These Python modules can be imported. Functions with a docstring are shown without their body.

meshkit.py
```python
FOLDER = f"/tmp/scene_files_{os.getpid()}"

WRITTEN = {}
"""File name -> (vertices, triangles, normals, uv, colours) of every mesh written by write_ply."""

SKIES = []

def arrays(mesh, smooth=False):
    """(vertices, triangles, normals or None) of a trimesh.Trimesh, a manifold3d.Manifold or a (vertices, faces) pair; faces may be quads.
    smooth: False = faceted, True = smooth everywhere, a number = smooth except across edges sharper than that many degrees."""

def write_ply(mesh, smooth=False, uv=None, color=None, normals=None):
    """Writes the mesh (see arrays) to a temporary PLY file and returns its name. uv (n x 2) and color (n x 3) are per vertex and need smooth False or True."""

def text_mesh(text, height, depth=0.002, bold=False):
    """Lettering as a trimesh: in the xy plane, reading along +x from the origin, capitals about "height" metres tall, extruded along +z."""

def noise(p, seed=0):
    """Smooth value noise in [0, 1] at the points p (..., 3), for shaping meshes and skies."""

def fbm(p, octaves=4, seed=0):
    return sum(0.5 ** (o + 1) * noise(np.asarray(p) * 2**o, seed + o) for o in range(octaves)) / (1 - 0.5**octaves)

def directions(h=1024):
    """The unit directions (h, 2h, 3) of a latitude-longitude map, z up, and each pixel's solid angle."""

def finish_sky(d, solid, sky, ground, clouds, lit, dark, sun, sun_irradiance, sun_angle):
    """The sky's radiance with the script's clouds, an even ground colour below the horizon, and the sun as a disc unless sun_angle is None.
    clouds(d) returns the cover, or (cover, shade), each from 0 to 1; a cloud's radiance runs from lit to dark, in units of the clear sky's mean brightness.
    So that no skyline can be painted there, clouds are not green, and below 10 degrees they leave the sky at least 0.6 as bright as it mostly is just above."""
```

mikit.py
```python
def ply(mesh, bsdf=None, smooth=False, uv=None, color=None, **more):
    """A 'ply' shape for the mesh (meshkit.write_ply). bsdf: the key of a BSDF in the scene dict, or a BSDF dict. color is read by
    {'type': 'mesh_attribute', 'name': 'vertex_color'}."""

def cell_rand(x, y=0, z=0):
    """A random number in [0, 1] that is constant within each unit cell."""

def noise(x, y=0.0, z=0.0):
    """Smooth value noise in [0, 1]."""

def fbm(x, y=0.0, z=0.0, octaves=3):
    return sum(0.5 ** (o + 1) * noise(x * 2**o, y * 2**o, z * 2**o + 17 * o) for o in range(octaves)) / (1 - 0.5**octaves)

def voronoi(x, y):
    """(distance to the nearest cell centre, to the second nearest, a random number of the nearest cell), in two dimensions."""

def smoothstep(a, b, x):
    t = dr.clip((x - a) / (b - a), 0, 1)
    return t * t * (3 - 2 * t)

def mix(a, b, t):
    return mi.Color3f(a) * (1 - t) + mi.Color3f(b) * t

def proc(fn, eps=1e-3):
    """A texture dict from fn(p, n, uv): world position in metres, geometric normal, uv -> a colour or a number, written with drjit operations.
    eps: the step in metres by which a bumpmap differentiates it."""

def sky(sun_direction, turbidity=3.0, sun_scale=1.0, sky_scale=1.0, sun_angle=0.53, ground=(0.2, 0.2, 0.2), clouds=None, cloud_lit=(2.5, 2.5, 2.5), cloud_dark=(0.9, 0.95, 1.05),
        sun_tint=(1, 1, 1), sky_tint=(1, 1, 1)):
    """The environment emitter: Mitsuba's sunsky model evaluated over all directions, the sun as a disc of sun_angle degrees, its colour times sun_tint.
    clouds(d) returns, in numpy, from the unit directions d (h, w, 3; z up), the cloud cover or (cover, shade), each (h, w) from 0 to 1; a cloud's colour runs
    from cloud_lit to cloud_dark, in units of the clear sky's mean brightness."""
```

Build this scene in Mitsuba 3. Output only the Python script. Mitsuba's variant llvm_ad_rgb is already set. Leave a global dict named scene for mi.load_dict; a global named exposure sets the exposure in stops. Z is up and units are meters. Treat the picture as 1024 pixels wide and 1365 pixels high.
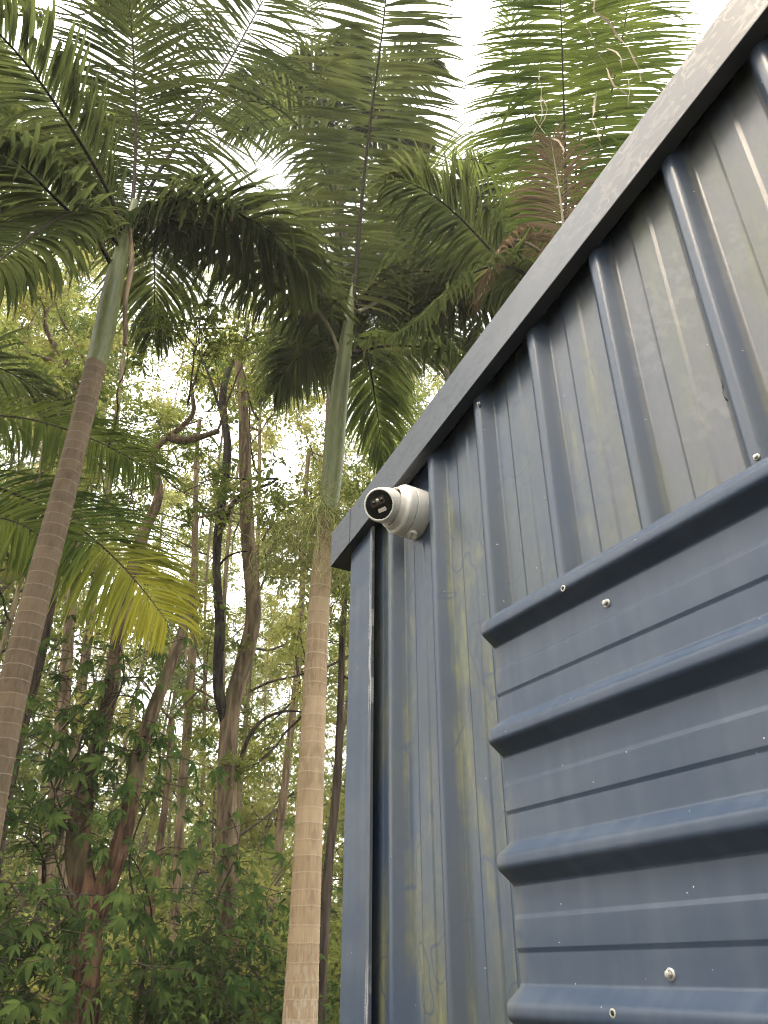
import math
import random
import numpy as np
import trimesh
import manifold3d
import drjit as dr
import mitsuba as mi
import mikit
import meshkit
from mikit import proc, fbm, noise, voronoi, smoothstep, mix, cell_rand
from scipy.interpolate import CubicSpline, interp1d

T = mi.ScalarTransform4f
scene, labels = {}, {}
PI = math.pi

# ------------------------------------------------------------------ camera, sky, exposure
D = 0.87                               # the photographer stands this far from the wall (metres)
EYE = np.array([0.0, -D, 1.55])
F, CX, CY = 1025.0, 512.0, 682.5       # focal length and centre in pixels of the 1024 x 1365 photograph
PITCH, YAW = math.atan(612.5 / F), math.radians(29.552)
_h = np.array([-math.cos(YAW), math.sin(YAW), 0])
FW = math.cos(PITCH) * _h + math.sin(PITCH) * np.array([0, 0, 1.0])
RT = np.array([_h[1], -_h[0], 0])
UP = np.cross(RT, FW)
scene['photo_camera'] = {'type': 'perspective', 'fov': 2 * math.degrees(math.atan(CX / F)), 'fov_axis': 'x', 'near_clip': 0.05, 'far_clip': 2000.0,
                         'to_world': T().look_at(origin=EYE.tolist(), target=(EYE + FW).tolist(), up=[0, 0, 1])}
exposure = 4.0


def ray(px, py):
    return FW * F + RT * (px - CX) - UP * (py - CY)


def at(px, py, r):
    """The point seen at this pixel of the photograph, r metres away over the ground."""
    d = ray(px, py)
    return EYE + d * r / math.hypot(d[0], d[1])


def pix(p):
    q = np.atleast_2d(p) - EYE
    z = np.maximum(q @ FW, 1e-3)
    return np.stack([CX + F * (q @ RT) / z, CY - F * (q @ UP) / z, q @ FW], 1)


SUN = np.array([0.12, -0.64, 1.08])   # veiled sun, high in front of the wall
SUN /= np.linalg.norm(SUN)
scene['sky'] = mikit.sky(SUN.tolist(), turbidity=4, sun_scale=0.13, sun_angle=26, sky_scale=0.85, ground=(0.06, 0.06, 0.045),
                         clouds=lambda d: 1.0, cloud_lit=(2.5, 2.48, 2.42), sun_tint=(1, 0.98, 0.94))

# ------------------------------------------------------------------ helpers
rng = np.random.default_rng(11)


def R(a=0.0, b=1.0, n=None):
    return rng.uniform(a, b, n)


def nz(v):
    v = np.asarray(v, float)
    return v / np.maximum(np.linalg.norm(v, axis=-1, keepdims=True), 1e-9)


_used = {}


def numbered(key):
    k = _used.get(key)
    _used[key] = 0 if k is None else k + 1
    return key if k is None else f'{key}_{k + 1:03d}'


def tag(key, label, cat, group=None, kind=None):
    labels[key] = {'label': label, 'category': cat}
    if group:
        labels[key]['group'] = group
    if kind:
        labels[key]['kind'] = kind
    return key


def thing(name, label, cat, group=None, kind=None):
    return tag(numbered(name), label, cat, group, kind)


def part(name, mesh, mat, parent=None, smooth=30, uv=None, color=None, kind=None, label=None, **more):
    key = numbered(f'{parent}__{name}' if parent else name)
    scene[key] = mikit.ply(mesh, mat, smooth=smooth, uv=uv, color=color, **more)
    if kind or label:
        labels.setdefault(key, {})
        if kind:
            labels[key]['kind'] = kind
        if label:
            labels[key]['label'] = label
    return key


def spline(pts, n, closed=False):
    pts = np.asarray(pts, float)
    if len(pts) == 2:
        return pts[0] + (pts[1] - pts[0]) * np.linspace(0, 1, n)[:, None]
    s = np.concatenate([[0], np.cumsum(np.linalg.norm(np.diff(pts[:, :3], axis=0), axis=1))])
    return CubicSpline(s, pts)(np.linspace(0, s[-1], n))


def frames(p):
    t = nz(np.gradient(p, axis=0))
    a = np.zeros_like(t)
    ref = np.array([1.0, 0, 0]) if abs(t[0][0]) < 0.8 else np.array([0, 1.0, 0])
    a[0] = nz(ref - t[0] * (ref @ t[0]))
    for i in range(1, len(p)):
        v = a[i - 1] - t[i] * (a[i - 1] @ t[i])
        a[i] = nz(v)
    return t, a, np.cross(t, a)


def tube(p, rad, sides=10, cap=True, wob=0.0, seed=0, freq=6.0):
    """Tapered tube as (vertices, faces, uv); wob displaces the surface with noise."""
    p = np.asarray(p, float)
    rad = np.broadcast_to(rad, (len(p),))
    t, a, b = frames(p)
    ang = np.linspace(0, 2 * PI, sides, endpoint=False)
    off = np.cos(ang)[None, :, None] * a[:, None] + np.sin(ang)[None, :, None] * b[:, None]
    rr = np.repeat(rad[:, None], sides, 1)
    if wob:
        q = p[:, None] + off * rr[..., None]
        rr = rr * (1 + wob * (meshkit.fbm(q * np.array([freq * 2, freq * 2, freq * .5]), 3, seed) - 0.5) * 2)
    v = (p[:, None] + off * rr[..., None]).reshape(-1, 3)
    n = len(p)
    i, j = np.meshgrid(np.arange(n - 1), np.arange(sides), indexing='ij')
    k = (j + 1) % sides
    q = np.stack([i * sides + j, i * sides + k, (i + 1) * sides + k, (i + 1) * sides + j], -1).reshape(-1, 4)
    f = np.vstack([q[:, [0, 1, 2]], q[:, [0, 2, 3]]])
    if cap:
        v = np.vstack([v, p[0], p[-1]])
        jj = np.arange(sides)
        kk = (jj + 1) % sides
        f = np.vstack([f, np.stack([np.full(sides, len(v) - 2), kk, jj], 1), np.stack([np.full(sides, len(v) - 1), (n - 1) * sides + jj, (n - 1) * sides + kk], 1)])
    return v, f


def join(ms):
    vs, fs, at_ = [], [], 0
    for v, f in ms:
        vs.append(np.asarray(v)); fs.append(np.asarray(f) + at_); at_ += len(v)
    return np.vstack(vs), np.vstack(fs)


def box(lo, hi):
    m = trimesh.creation.box(bounds=[lo, hi])
    return np.array(m.vertices), np.array(m.faces)


def lathe(profile, axis_o, axis_d, sides=64):
    """Surface of revolution: profile [(r, h)], around axis_d from axis_o."""
    d = nz(axis_d)
    a = nz(np.cross(d, [0, 0, 1.0] if abs(d[2]) < .9 else [1.0, 0, 0]))
    b = np.cross(d, a)
    ang = np.linspace(0, 2 * PI, sides, endpoint=False)
    ring = np.cos(ang)[:, None] * a + np.sin(ang)[:, None] * b
    v = np.vstack([axis_o + d * h + ring * r for r, h in profile])
    n = len(profile)
    i, j = np.meshgrid(np.arange(n - 1), np.arange(sides), indexing='ij')
    k = (j + 1) % sides
    q = np.stack([i * sides + j, i * sides + k, (i + 1) * sides + k, (i + 1) * sides + j], -1).reshape(-1, 4)
    return v, np.vstack([q[:, [0, 1, 2]], q[:, [0, 2, 3]]])


def prism(poly, axis, lo, hi):
    """Closed polygon of 2-D points extruded along a world axis ('x' or 'y' or 'z'); lo, hi numbers."""
    from shapely.geometry import Polygon
    m = trimesh.creation.extrude_polygon(Polygon(poly), hi - lo, engine='earcut')
    v, f = np.array(m.vertices), np.array(m.faces)
    if axis == 'x':
        v = np.stack([v[:, 2] + lo, v[:, 0], v[:, 1]], 1)
    elif axis == 'y':
        v = np.stack([v[:, 0], v[:, 2] + lo, v[:, 1]], 1)
        f = f[:, ::-1]
    else:
        v = np.stack([v[:, 0], v[:, 1], v[:, 2] + lo], 1)
    return v, f


# ------------------------------------------------------------------ materials
def principled(color, rough=0.5, spec=0.5, **k):
    return {'type': 'twosided', 'b': {'type': 'principled', 'base_color': color if isinstance(color, dict) else {'type': 'rgb', 'value': list(color)}, 'roughness': rough, 'specular': spec, **k}}


BLUE = (0.042, 0.064, 0.108)


def specks(a, b, scale, thr):
    d1, _, w = voronoi(a * scale, b * scale)
    return dr.select((d1 < 0.012 + 0.10 * (w - thr)) & (w > thr), 1.0, 0.0)


def steel_wall(p, n, uv):
    """Blue painted steel: olive algae in blotches and runs on the pans, grazed by snails, a dust film to the upper right with sky sheen painted in."""
    streak = fbm(p.x * 24, p.z * 2.0, 3.0, 4)
    blot = fbm(p.x * 9 + 5, p.z * 5.5, 9.0, 4)
    wx = p.x * 15 + 2.6 * fbm(p.x * 9, p.z * 9, 1.0, 3)
    wz = p.z * 8 + 3.0 * fbm(p.x * 9 + 31, p.z * 9, 4.0, 3)
    track = 1 - smoothstep(0.0, 0.05, dr.abs(noise(wx, wz, 2.0) - 0.5))
    wash = smoothstep(0.35, 0.6, fbm(p.x * 14 + 3, p.z * 7, 12.0, 4))
    pan = smoothstep(-0.012, -0.004, p.y) * 0.85 + 0.15
    low = 1 - 0.55 * smoothstep(2.2, 2.75, p.z)
    alg = smoothstep(0.40, 0.62, streak * 0.5 + blot * 0.52) * (1 - 0.85 * track) * (0.35 + 0.65 * wash) * pan * low
    fine = fbm(p.x * 170, p.z * 90, 0.0, 3)
    c = mix(BLUE, (0.056, 0.072, 0.092), 0.6 * smoothstep(0.3, 0.75, fbm(p.x * 11, p.z * 5, 7.0, 4)))
    film = smoothstep(-1.0, -0.4, p.x + 0.35 * (p.z - 2.3) + 0.25 * (fbm(p.x * 5, p.z * 5, 21.0, 3) - 0.5)) * pan * (1 - smoothstep(-0.05, 0.02, p.z - (2.8715 + 0.205 * p.x)))  # dust plus painted sky sheen; cut away under the barge to deepen its shade
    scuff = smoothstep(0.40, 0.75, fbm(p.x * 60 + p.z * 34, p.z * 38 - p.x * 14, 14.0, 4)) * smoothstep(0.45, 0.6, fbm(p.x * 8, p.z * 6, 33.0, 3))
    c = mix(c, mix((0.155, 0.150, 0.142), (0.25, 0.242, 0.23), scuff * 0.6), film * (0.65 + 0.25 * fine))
    c = mix(c, (0.120, 0.128, 0.078), alg * (0.35 + 0.65 * fine))
    hot = smoothstep(0.56, 0.72, streak * 0.55 + fbm(p.x * 45, p.z * 9, 1.0, 4) * 0.5)
    c = mix(c, (0.190, 0.200, 0.080), hot * alg * 0.5)
    return mix(c, (0.5, 0.5, 0.46), 0.8 * specks(p.x, p.z, 17.0, 0.92))


def steel_plain(p, n, uv):
    """Cleaner blue painted steel with faint dust, vertical runs and white specks."""
    dust = fbm(p.x * 5 + p.y * 30, p.z * 14, 2.0, 4)
    run = fbm(p.x * 40, p.z * 3, 6.0, 3)
    c = mix(BLUE, (0.066, 0.088, 0.128), smoothstep(0.3, 0.8, dust * 0.6 + run * 0.4))
    edge = 0.6 * (1 - smoothstep(-1.056, -1.03, p.x)) * smoothstep(0.35, 0.6, fbm(p.x * 60, p.z * 30, 3.0, 3)) * smoothstep(-1.1, -1.06, p.x)
    c = mix(c, (0.16, 0.155, 0.105), 0.55 * edge)
    return mix(c, (0.6, 0.6, 0.57), 0.85 * specks(p.x, p.z + p.y, 21.0, 0.88))


def steel_rail(p, n, uv):
    """Barge capping: blue steel, dulled to grey-beige by grime towards the ridge, grazed by snails."""
    along = p.x * 0.98 + p.z * 0.2
    across = p.z - 0.205 * p.x
    wx = along * 34 + 3.2 * fbm(along * 22, across * 22, 1.0, 3)
    wz = across * 62 + 3.2 * fbm(along * 12 + 9, across * 12, 5.0, 3)
    t = (1 - smoothstep(0.02, 0.11, dr.abs(noise(wx, wz, 7.0) - 0.5))) * smoothstep(0.42, 0.6, fbm(along * 26, across * 26, 17.0, 3))
    t = dr.maximum(t, smoothstep(0.56, 0.68, fbm(along * 55, across * 120 + along * 20, 23.0, 4)) * 0.8)
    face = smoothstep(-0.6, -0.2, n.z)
    dust = smoothstep(-1.25, -0.62, p.x + 0.3 * (fbm(along * 6, across * 9, 2.0, 3) - 0.5))
    grime = smoothstep(-0.75, -0.25, p.x + 0.3 * (fbm(along * 5, across * 9, 6.0, 3) - 0.5))
    g = fbm(along * 60, across * 60, 3.0, 3)
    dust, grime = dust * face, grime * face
    c = mix((0.065, 0.076, 0.098), (0.185, 0.187, 0.195), dust * (0.75 + 0.25 * g))
    c = mix(c, (0.20, 0.175, 0.15), grime * (0.6 + 0.4 * g))
    c = mix(c, (0.44, 0.40, 0.35), t * (0.12 * dust + grime * (0.25 + 0.6 * g)))
    c = mix(c, (0.022, 0.024, 0.028), (1 - face) * 0.85)  # down-facing lip painted near-black to stand for its shade
    return mix(c, (0.045, 0.052, 0.065), t * (1 - dust) * 0.6 * face)


def worn_edge(p, n, uv):
    w = smoothstep(0.42, 0.60, fbm(p.x * 420, p.z * 26, 1.0, 4)) * smoothstep(0.3, 0.6, fbm(p.z * 3.1, 2.0, 5.0, 3))
    return mix((0.085, 0.10, 0.125), (0.32, 0.33, 0.335), w)


def bump(b, fn, scale, eps=1e-3):
    return {'type': 'bumpmap', 'arbitrary': proc(fn, eps), 'scale': scale, 'b': b} if False else {'type': 'bumpmap', 'tex': proc(fn, eps), 'b': b, 'scale': scale}


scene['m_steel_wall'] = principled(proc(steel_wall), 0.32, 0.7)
scene['m_steel_plain'] = principled(proc(steel_plain), 0.34, 0.6)
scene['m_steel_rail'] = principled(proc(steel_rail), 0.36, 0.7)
scene['m_worn_edge'] = principled(proc(worn_edge), 0.5)
scene['m_steel_dark'] = principled((0.03, 0.036, 0.048), 0.5)
scene['m_screw'] = principled((0.55, 0.53, 0.48), 0.38, 0.5, metallic=0.6)
scene['m_hole'] = principled((0.012, 0.012, 0.012), 0.8)
scene['m_cam_white'] = principled(proc(lambda p, n, uv: mix((0.85, 0.825, 0.76), (0.72, 0.68, 0.59), smoothstep(0.5, 0.8, fbm(p.x * 30, p.y * 30, p.z * 18, 4)) * 0.55)), 0.42, 0.5)
scene['m_cam_seam'] = principled((0.10, 0.09, 0.075), 0.6)
scene['m_cam_black'] = principled((0.010, 0.010, 0.011), 0.12, 0.6)
scene['m_cam_lens'] = principled((0.06, 0.045, 0.04), 0.15, 0.8)
scene['m_cam_led'] = principled((0.55, 0.50, 0.42), 0.35)


def leafmat(fn, trans=0.9, rough=0.38):
    return {'type': 'principledthin', 'base_color': proc(fn) if callable(fn) else {'type': 'rgb', 'value': list(fn)}, 'roughness': rough, 'diff_trans': trans, 'eta': 1.45}


def varied(a, b, f=9.0):
    def fn(p, n, uv):
        return mix(a, b, smoothstep(0.3, 0.7, fbm(p.x * f, p.y * f, p.z * f, 2)))
    return fn


def palm_leaf(a, b, tip, along=False):
    def fn(p, n, uv):
        t = fbm(p.x * 2.3, p.y * 2.3, p.z * 2.3, 3)
        c = mix(a, b, smoothstep(4.0, 8.5, dr.floor(uv.x) + 2 * (t - .5)) if along else smoothstep(0.3, 0.7, t))
        c = c * (0.82 + 0.36 * noise((uv.x - dr.floor(uv.x)) * 9, 0.0, 0.0))
        return mix(c, tip, smoothstep(0.93, 1.0, uv.y + 0.06 * noise(p.x * 30, p.y * 30, p.z * 30)))
    return fn


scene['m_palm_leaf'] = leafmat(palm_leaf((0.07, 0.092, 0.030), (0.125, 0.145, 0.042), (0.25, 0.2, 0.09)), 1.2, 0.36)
scene['m_palm_lit'] = leafmat(palm_leaf((0.085, 0.105, 0.036), (0.15, 0.165, 0.052), (0.25, 0.2, 0.09)), 1.2, 0.36)  # lighter copy of the palm leaf; the lit look is put into the colour
scene['m_palm_bright'] = leafmat(palm_leaf((0.11, 0.155, 0.034), (0.20, 0.245, 0.048), (0.25, 0.2, 0.09)), 1.3, 0.4)  # brighter green, raised to stand for light coming through the leaves
scene['m_palm_yellow'] = leafmat(palm_leaf((0.10, 0.15, 0.032), (0.42, 0.40, 0.05), (0.45, 0.33, 0.08), True), 1.15, 0.4)
scene['m_palm_dead'] = leafmat(palm_leaf((0.15, 0.10, 0.055), (0.25, 0.18, 0.11), (0.2, 0.12, 0.06)), 0.6, 0.6)
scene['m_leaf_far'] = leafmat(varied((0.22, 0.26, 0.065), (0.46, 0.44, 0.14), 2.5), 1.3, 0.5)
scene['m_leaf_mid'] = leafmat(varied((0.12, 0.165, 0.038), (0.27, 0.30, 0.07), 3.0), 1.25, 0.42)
scene['m_leaf_dark'] = leafmat(varied((0.05, 0.085, 0.026), (0.11, 0.155, 0.042), 4.0), 0.9, 0.32)
scene['m_leaf_vine'] = leafmat(varied((0.06, 0.11, 0.032), (0.15, 0.21, 0.055), 8.0), 1.05, 0.30)


def ring_bark(lo, hi, scar):
    """uv.y counts the leaf scars up the trunk, uv.x goes round it."""
    def fn(p, n, uv):
        v = uv.y + 0.10 * (fbm(uv.x * 6, uv.y * 1.0, 0.0, 3) - 0.5)
        fr = v - dr.floor(v)
        line = (1 - smoothstep(0.02, 0.085, fr)) + 0.5 * smoothstep(0.96, 1.0, fr)
        band = cell_rand(dr.floor(v), 3.0, 0.0)
        c = mix(lo, hi, 0.35 * band + 0.65 * fbm(uv.x * 40, uv.y * 1.1, 2.0, 4))
        stain = smoothstep(0.55, 0.72, fbm(uv.x * 5, uv.y * 0.8, 8.0, 4))
        c = mix(c, mi.Color3f(lo) * 0.55, stain * 0.3)
        lich = smoothstep(0.50, 0.66, fbm(p.x * 60, p.y * 60, p.z * 16, 4)) * (1 - smoothstep(0.9, 2.0, p.z))
        c = mix(c, (0.5, 0.47, 0.4), lich * 0.75)
        return mix(c, scar, line * (0.45 + 0.5 * fbm(uv.x * 25, uv.y, 4.0, 2)))
    return fn


scene['m_trunk_pale'] = principled(proc(ring_bark((0.24, 0.165, 0.092), (0.48, 0.36, 0.225), (0.48, 0.38, 0.26))), 0.8, 0.2)
scene['m_trunk_dim'] = principled(proc(ring_bark((0.06, 0.048, 0.032), (0.12, 0.095, 0.065), (0.16, 0.135, 0.10))), 0.85, 0.2)
scene['m_trunk_brown'] = principled(proc(ring_bark((0.085, 0.061, 0.036), (0.17, 0.124, 0.078), (0.23, 0.185, 0.135))), 0.8, 0.2)


def shaft(p, n, uv):
    c = mix((0.080, 0.098, 0.026), (0.155, 0.168, 0.06), fbm(uv.x * 14, uv.y * 2.5, 1.0, 4))
    return mix(c, (0.16, 0.10, 0.06), smoothstep(0.62, 0.8, fbm(p.x * 9, p.y * 9, p.z * 4, 4)) * 0.7)


def bark(lo, hi, f=1.0):
    def fn(p, n, uv):
        g = fbm(p.x * 34 * f + 3 * fbm(p.x * 5, p.y * 5, p.z * 2, 2), p.y * 34 * f, p.z * 3.2 * f, 4)
        c = mix(lo, hi, smoothstep(0.28, 0.72, g))
        return mix(c, (0.12, 0.13, 0.06), smoothstep(0.58, 0.74, fbm(p.x * 5, p.y * 5, p.z * 3, 3)) * 0.45)
    return fn


scene['m_crownshaft'] = principled(proc(shaft), 0.5, 0.4)
scene['m_rachis'] = principled((0.034, 0.027, 0.016), 0.7, 0.12)
scene['m_rachis_pale'] = principled((0.30, 0.27, 0.18), 0.5, 0.4)


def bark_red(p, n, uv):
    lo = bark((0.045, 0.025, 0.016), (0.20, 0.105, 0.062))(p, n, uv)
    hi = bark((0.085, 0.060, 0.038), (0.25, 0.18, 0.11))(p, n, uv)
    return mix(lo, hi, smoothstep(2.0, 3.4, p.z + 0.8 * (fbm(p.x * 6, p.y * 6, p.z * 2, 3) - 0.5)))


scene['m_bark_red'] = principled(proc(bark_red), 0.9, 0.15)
scene['m_bark_far'] = principled(proc(bark((0.095, 0.072, 0.045), (0.23, 0.175, 0.11))), 0.9, 0.15)
scene['m_bark_grey'] = principled(proc(bark((0.09, 0.065, 0.040), (0.25, 0.185, 0.115))), 0.9, 0.15)
scene['m_bark_black'] = principled(proc(bark((0.016, 0.012, 0.010), (0.05, 0.038, 0.03))), 0.85, 0.2)
scene['m_bark_dark'] = principled(proc(bark((0.035, 0.026, 0.02), (0.10, 0.075, 0.055))), 0.9, 0.15)
scene['m_dead_straw'] = principled((0.42, 0.35, 0.26), 0.8, 0.1)
scene['m_flower_straw'] = principled((0.33, 0.34, 0.12), 0.8, 0.1)
scene['m_ground'] = principled(proc(lambda p, n, uv: mix(mix((0.022, 0.017, 0.012), (0.075, 0.055, 0.034), fbm(p.x * 9, p.y * 9, 0.0, 4)), (0.03, 0.045, 0.015), smoothstep(0.5, 0.7, fbm(p.x * 1.1, p.y * 1.1, 5.0, 3)))), 0.95, 0.1)

# ------------------------------------------------------------------ ground
gx = np.concatenate([-np.geomspace(900, 62, 12), np.linspace(-60, 60, 121), np.geomspace(62, 900, 12)])
X, Y = np.meshgrid(gx, gx, indexing='ij')
near = np.clip(1 - np.hypot(X, Y) / 60, 0, 1)
Z = (meshkit.fbm(np.stack([X * .35, Y * .35, X * 0], -1), 4, 3) - 0.5) * 0.35 * np.clip((np.hypot(X - 1, Y - 1) - 5) / 5, 0, 1) * near - 0.02
n_ = len(gx)
i, j = np.meshgrid(np.arange(n_ - 1), np.arange(n_ - 1), indexing='ij')
q = np.stack([i * n_ + j, (i + 1) * n_ + j, (i + 1) * n_ + j + 1, i * n_ + j + 1], -1).reshape(-1, 4)
part('ground', (np.stack([X, Y, Z], -1).reshape(-1, 3), q), 'm_ground', smooth=True)
labels['ground'] = {'label': 'brown leaf litter ground under the forest', 'category': 'ground', 'kind': 'structure'}

# ------------------------------------------------------------------ shed
PITCHM = 0.2235 * D                     # rib spacing of the cladding
RIB_H, RUN, CREST = 0.028, 0.0185, 0.025
BASE = 2 * RUN + CREST
SLOPE = 0.205
Z0 = 1.519 * D + 1.55                   # underside of the barge at x = 0
ROOF = lambda x: Z0 + SLOPE * x
X_LEFT, X_RIDGE, X_RIGHT, DEPTH = -1.668, 1.30, 4.27, 3.0


def rib_profile(u0, n, pan_first=True):
    """(u, height) of n pitches from u0 on: pan with a raised middle strip, then rib; rounded rib shoulders."""
    pts = []
    pan = PITCHM - BASE
    for k in range(n):
        b = u0 + k * PITCHM
        for c in (1 / 3, 2 / 3):
            up = c < .5
            for e, h in ((-0.0040, 0), (-0.0022, .25), (0.0022, 2.15), (0.0040, 2.4)):
                pts.append((b + pan * c + e, (h if up else 2.4 - h) * 0.001))
        r = b + pan
        for t_ in np.linspace(0, 1, 4):      # foot
            pts.append((r + 0.003 * (t_ * 2 - 1) , 0.0025 * t_ * t_))
        for t_ in np.linspace(-1, 1, 15):    # domed crest
            pts.append((r + BASE / 2 + t_ * (CREST / 2 + 0.003), RIB_H - 0.0085 * abs(t_) ** 3.4))
        for t_ in np.linspace(1, 0, 4):
            pts.append((r + BASE - 0.003 * (t_ * 2 - 1), 0.0025 * t_ * t_))
    return np.array(pts)


def sheet_strip(u, h, lo_fn, hi_fn, place, nseg=1, th=0.0012):
    """Ribbed sheet metal as a thin closed shell. place(u, h, w) -> points; w runs from lo_fn(u) to hi_fn(u)."""
    w = lo_fn(u)[None] + (hi_fn(u) - lo_fn(u))[None] * np.linspace(0, 1, nseg + 1)[:, None]
    uu = np.broadcast_to(u, w.shape)
    front = place(uu, np.broadcast_to(h, w.shape), w).reshape(-1, 3)
    back = place(uu, np.broadcast_to(h - th, w.shape), w).reshape(-1, 3)
    m, n = w.shape
    i, j = np.meshgrid(np.arange(m - 1), np.arange(n - 1), indexing='ij')
    q = np.stack([i * n + j, i * n + j + 1, (i + 1) * n + j + 1, (i + 1) * n + j], -1).reshape(-1, 4)
    N = m * n
    edge = list(range(n)) + [k * n + n - 1 for k in range(1, m)] + [(m - 1) * n + k for k in range(n - 2, -1, -1)] + [k * n for k in range(m - 2, 0, -1)]
    e = np.array(edge); e2 = np.roll(e, -1)
    side = np.stack([e, e + N, e2 + N, e2], 1)
    return np.vstack([front, back]), np.vstack([q, q[:, ::-1] + N, side])


shed = thing('shed', 'blue painted ribbed steel shed with grimy sloping barge capping filling the right side', 'shed')
rib_right = -0.5255 * D                 # right foot of one rib, measured on the photograph
first = rib_right - 6 * PITCHM
# front wall: three pitches of cladding to each sheet
k = 0
u = first
while u < X_RIDGE - .02:
    n_p = 4
    pr = rib_profile(u, n_p)
    keep = pr[pr[:, 0] > X_LEFT + 0.012]
    keep = keep[keep[:, 0] < X_RIDGE]
    if len(keep) > 4:
        if u > first:                   # lap: the sheet's first pan starts at the foot of the previous rib
            keep = np.vstack([[u + 0.0005, 0.0], keep])
        else:
            keep = np.vstack([[X_LEFT + 0.010, 0.0], keep])
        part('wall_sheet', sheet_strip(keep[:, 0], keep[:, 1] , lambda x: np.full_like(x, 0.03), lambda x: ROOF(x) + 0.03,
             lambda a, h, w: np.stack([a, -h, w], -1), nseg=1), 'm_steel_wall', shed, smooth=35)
    u += n_p * PITCHM
part('wall_sheet', prism([(X_RIDGE, .03), (X_RIGHT, .03), (X_RIGHT, ROOF(X_RIDGE) - SLOPE * (X_RIGHT - X_RIDGE)), (X_RIDGE, ROOF(X_RIDGE) + .03)], 'y', -0.001, 0.001), 'm_steel_plain', shed, smooth=False)
# side and back walls, roof (seen only from elsewhere)
ye = np.arange(0.02, DEPTH, PITCHM)
for xs, sgn in ((X_LEFT, -1), (X_RIGHT, 1)):
    n_p = int(DEPTH / PITCHM)
    pr = rib_profile(0.02, n_p)
    zt = ROOF(X_LEFT) - 0.01
    m = sheet_strip(pr[:, 0], pr[:, 1], lambda a: np.full_like(a, .03), lambda a: np.full_like(a, zt), lambda a, h, w: np.stack([xs + sgn * h, a, w], -1))
    part('side_wall', m, 'm_steel_plain', shed, smooth=35)
part('rear_wall', prism([(X_LEFT, .03), (X_RIGHT, .03), (X_RIGHT, ROOF(X_LEFT)), (X_RIDGE, ROOF(X_RIDGE)), (X_LEFT, ROOF(X_LEFT))], 'y', DEPTH, DEPTH + 0.002), 'm_steel_plain', shed, smooth=False)
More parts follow.
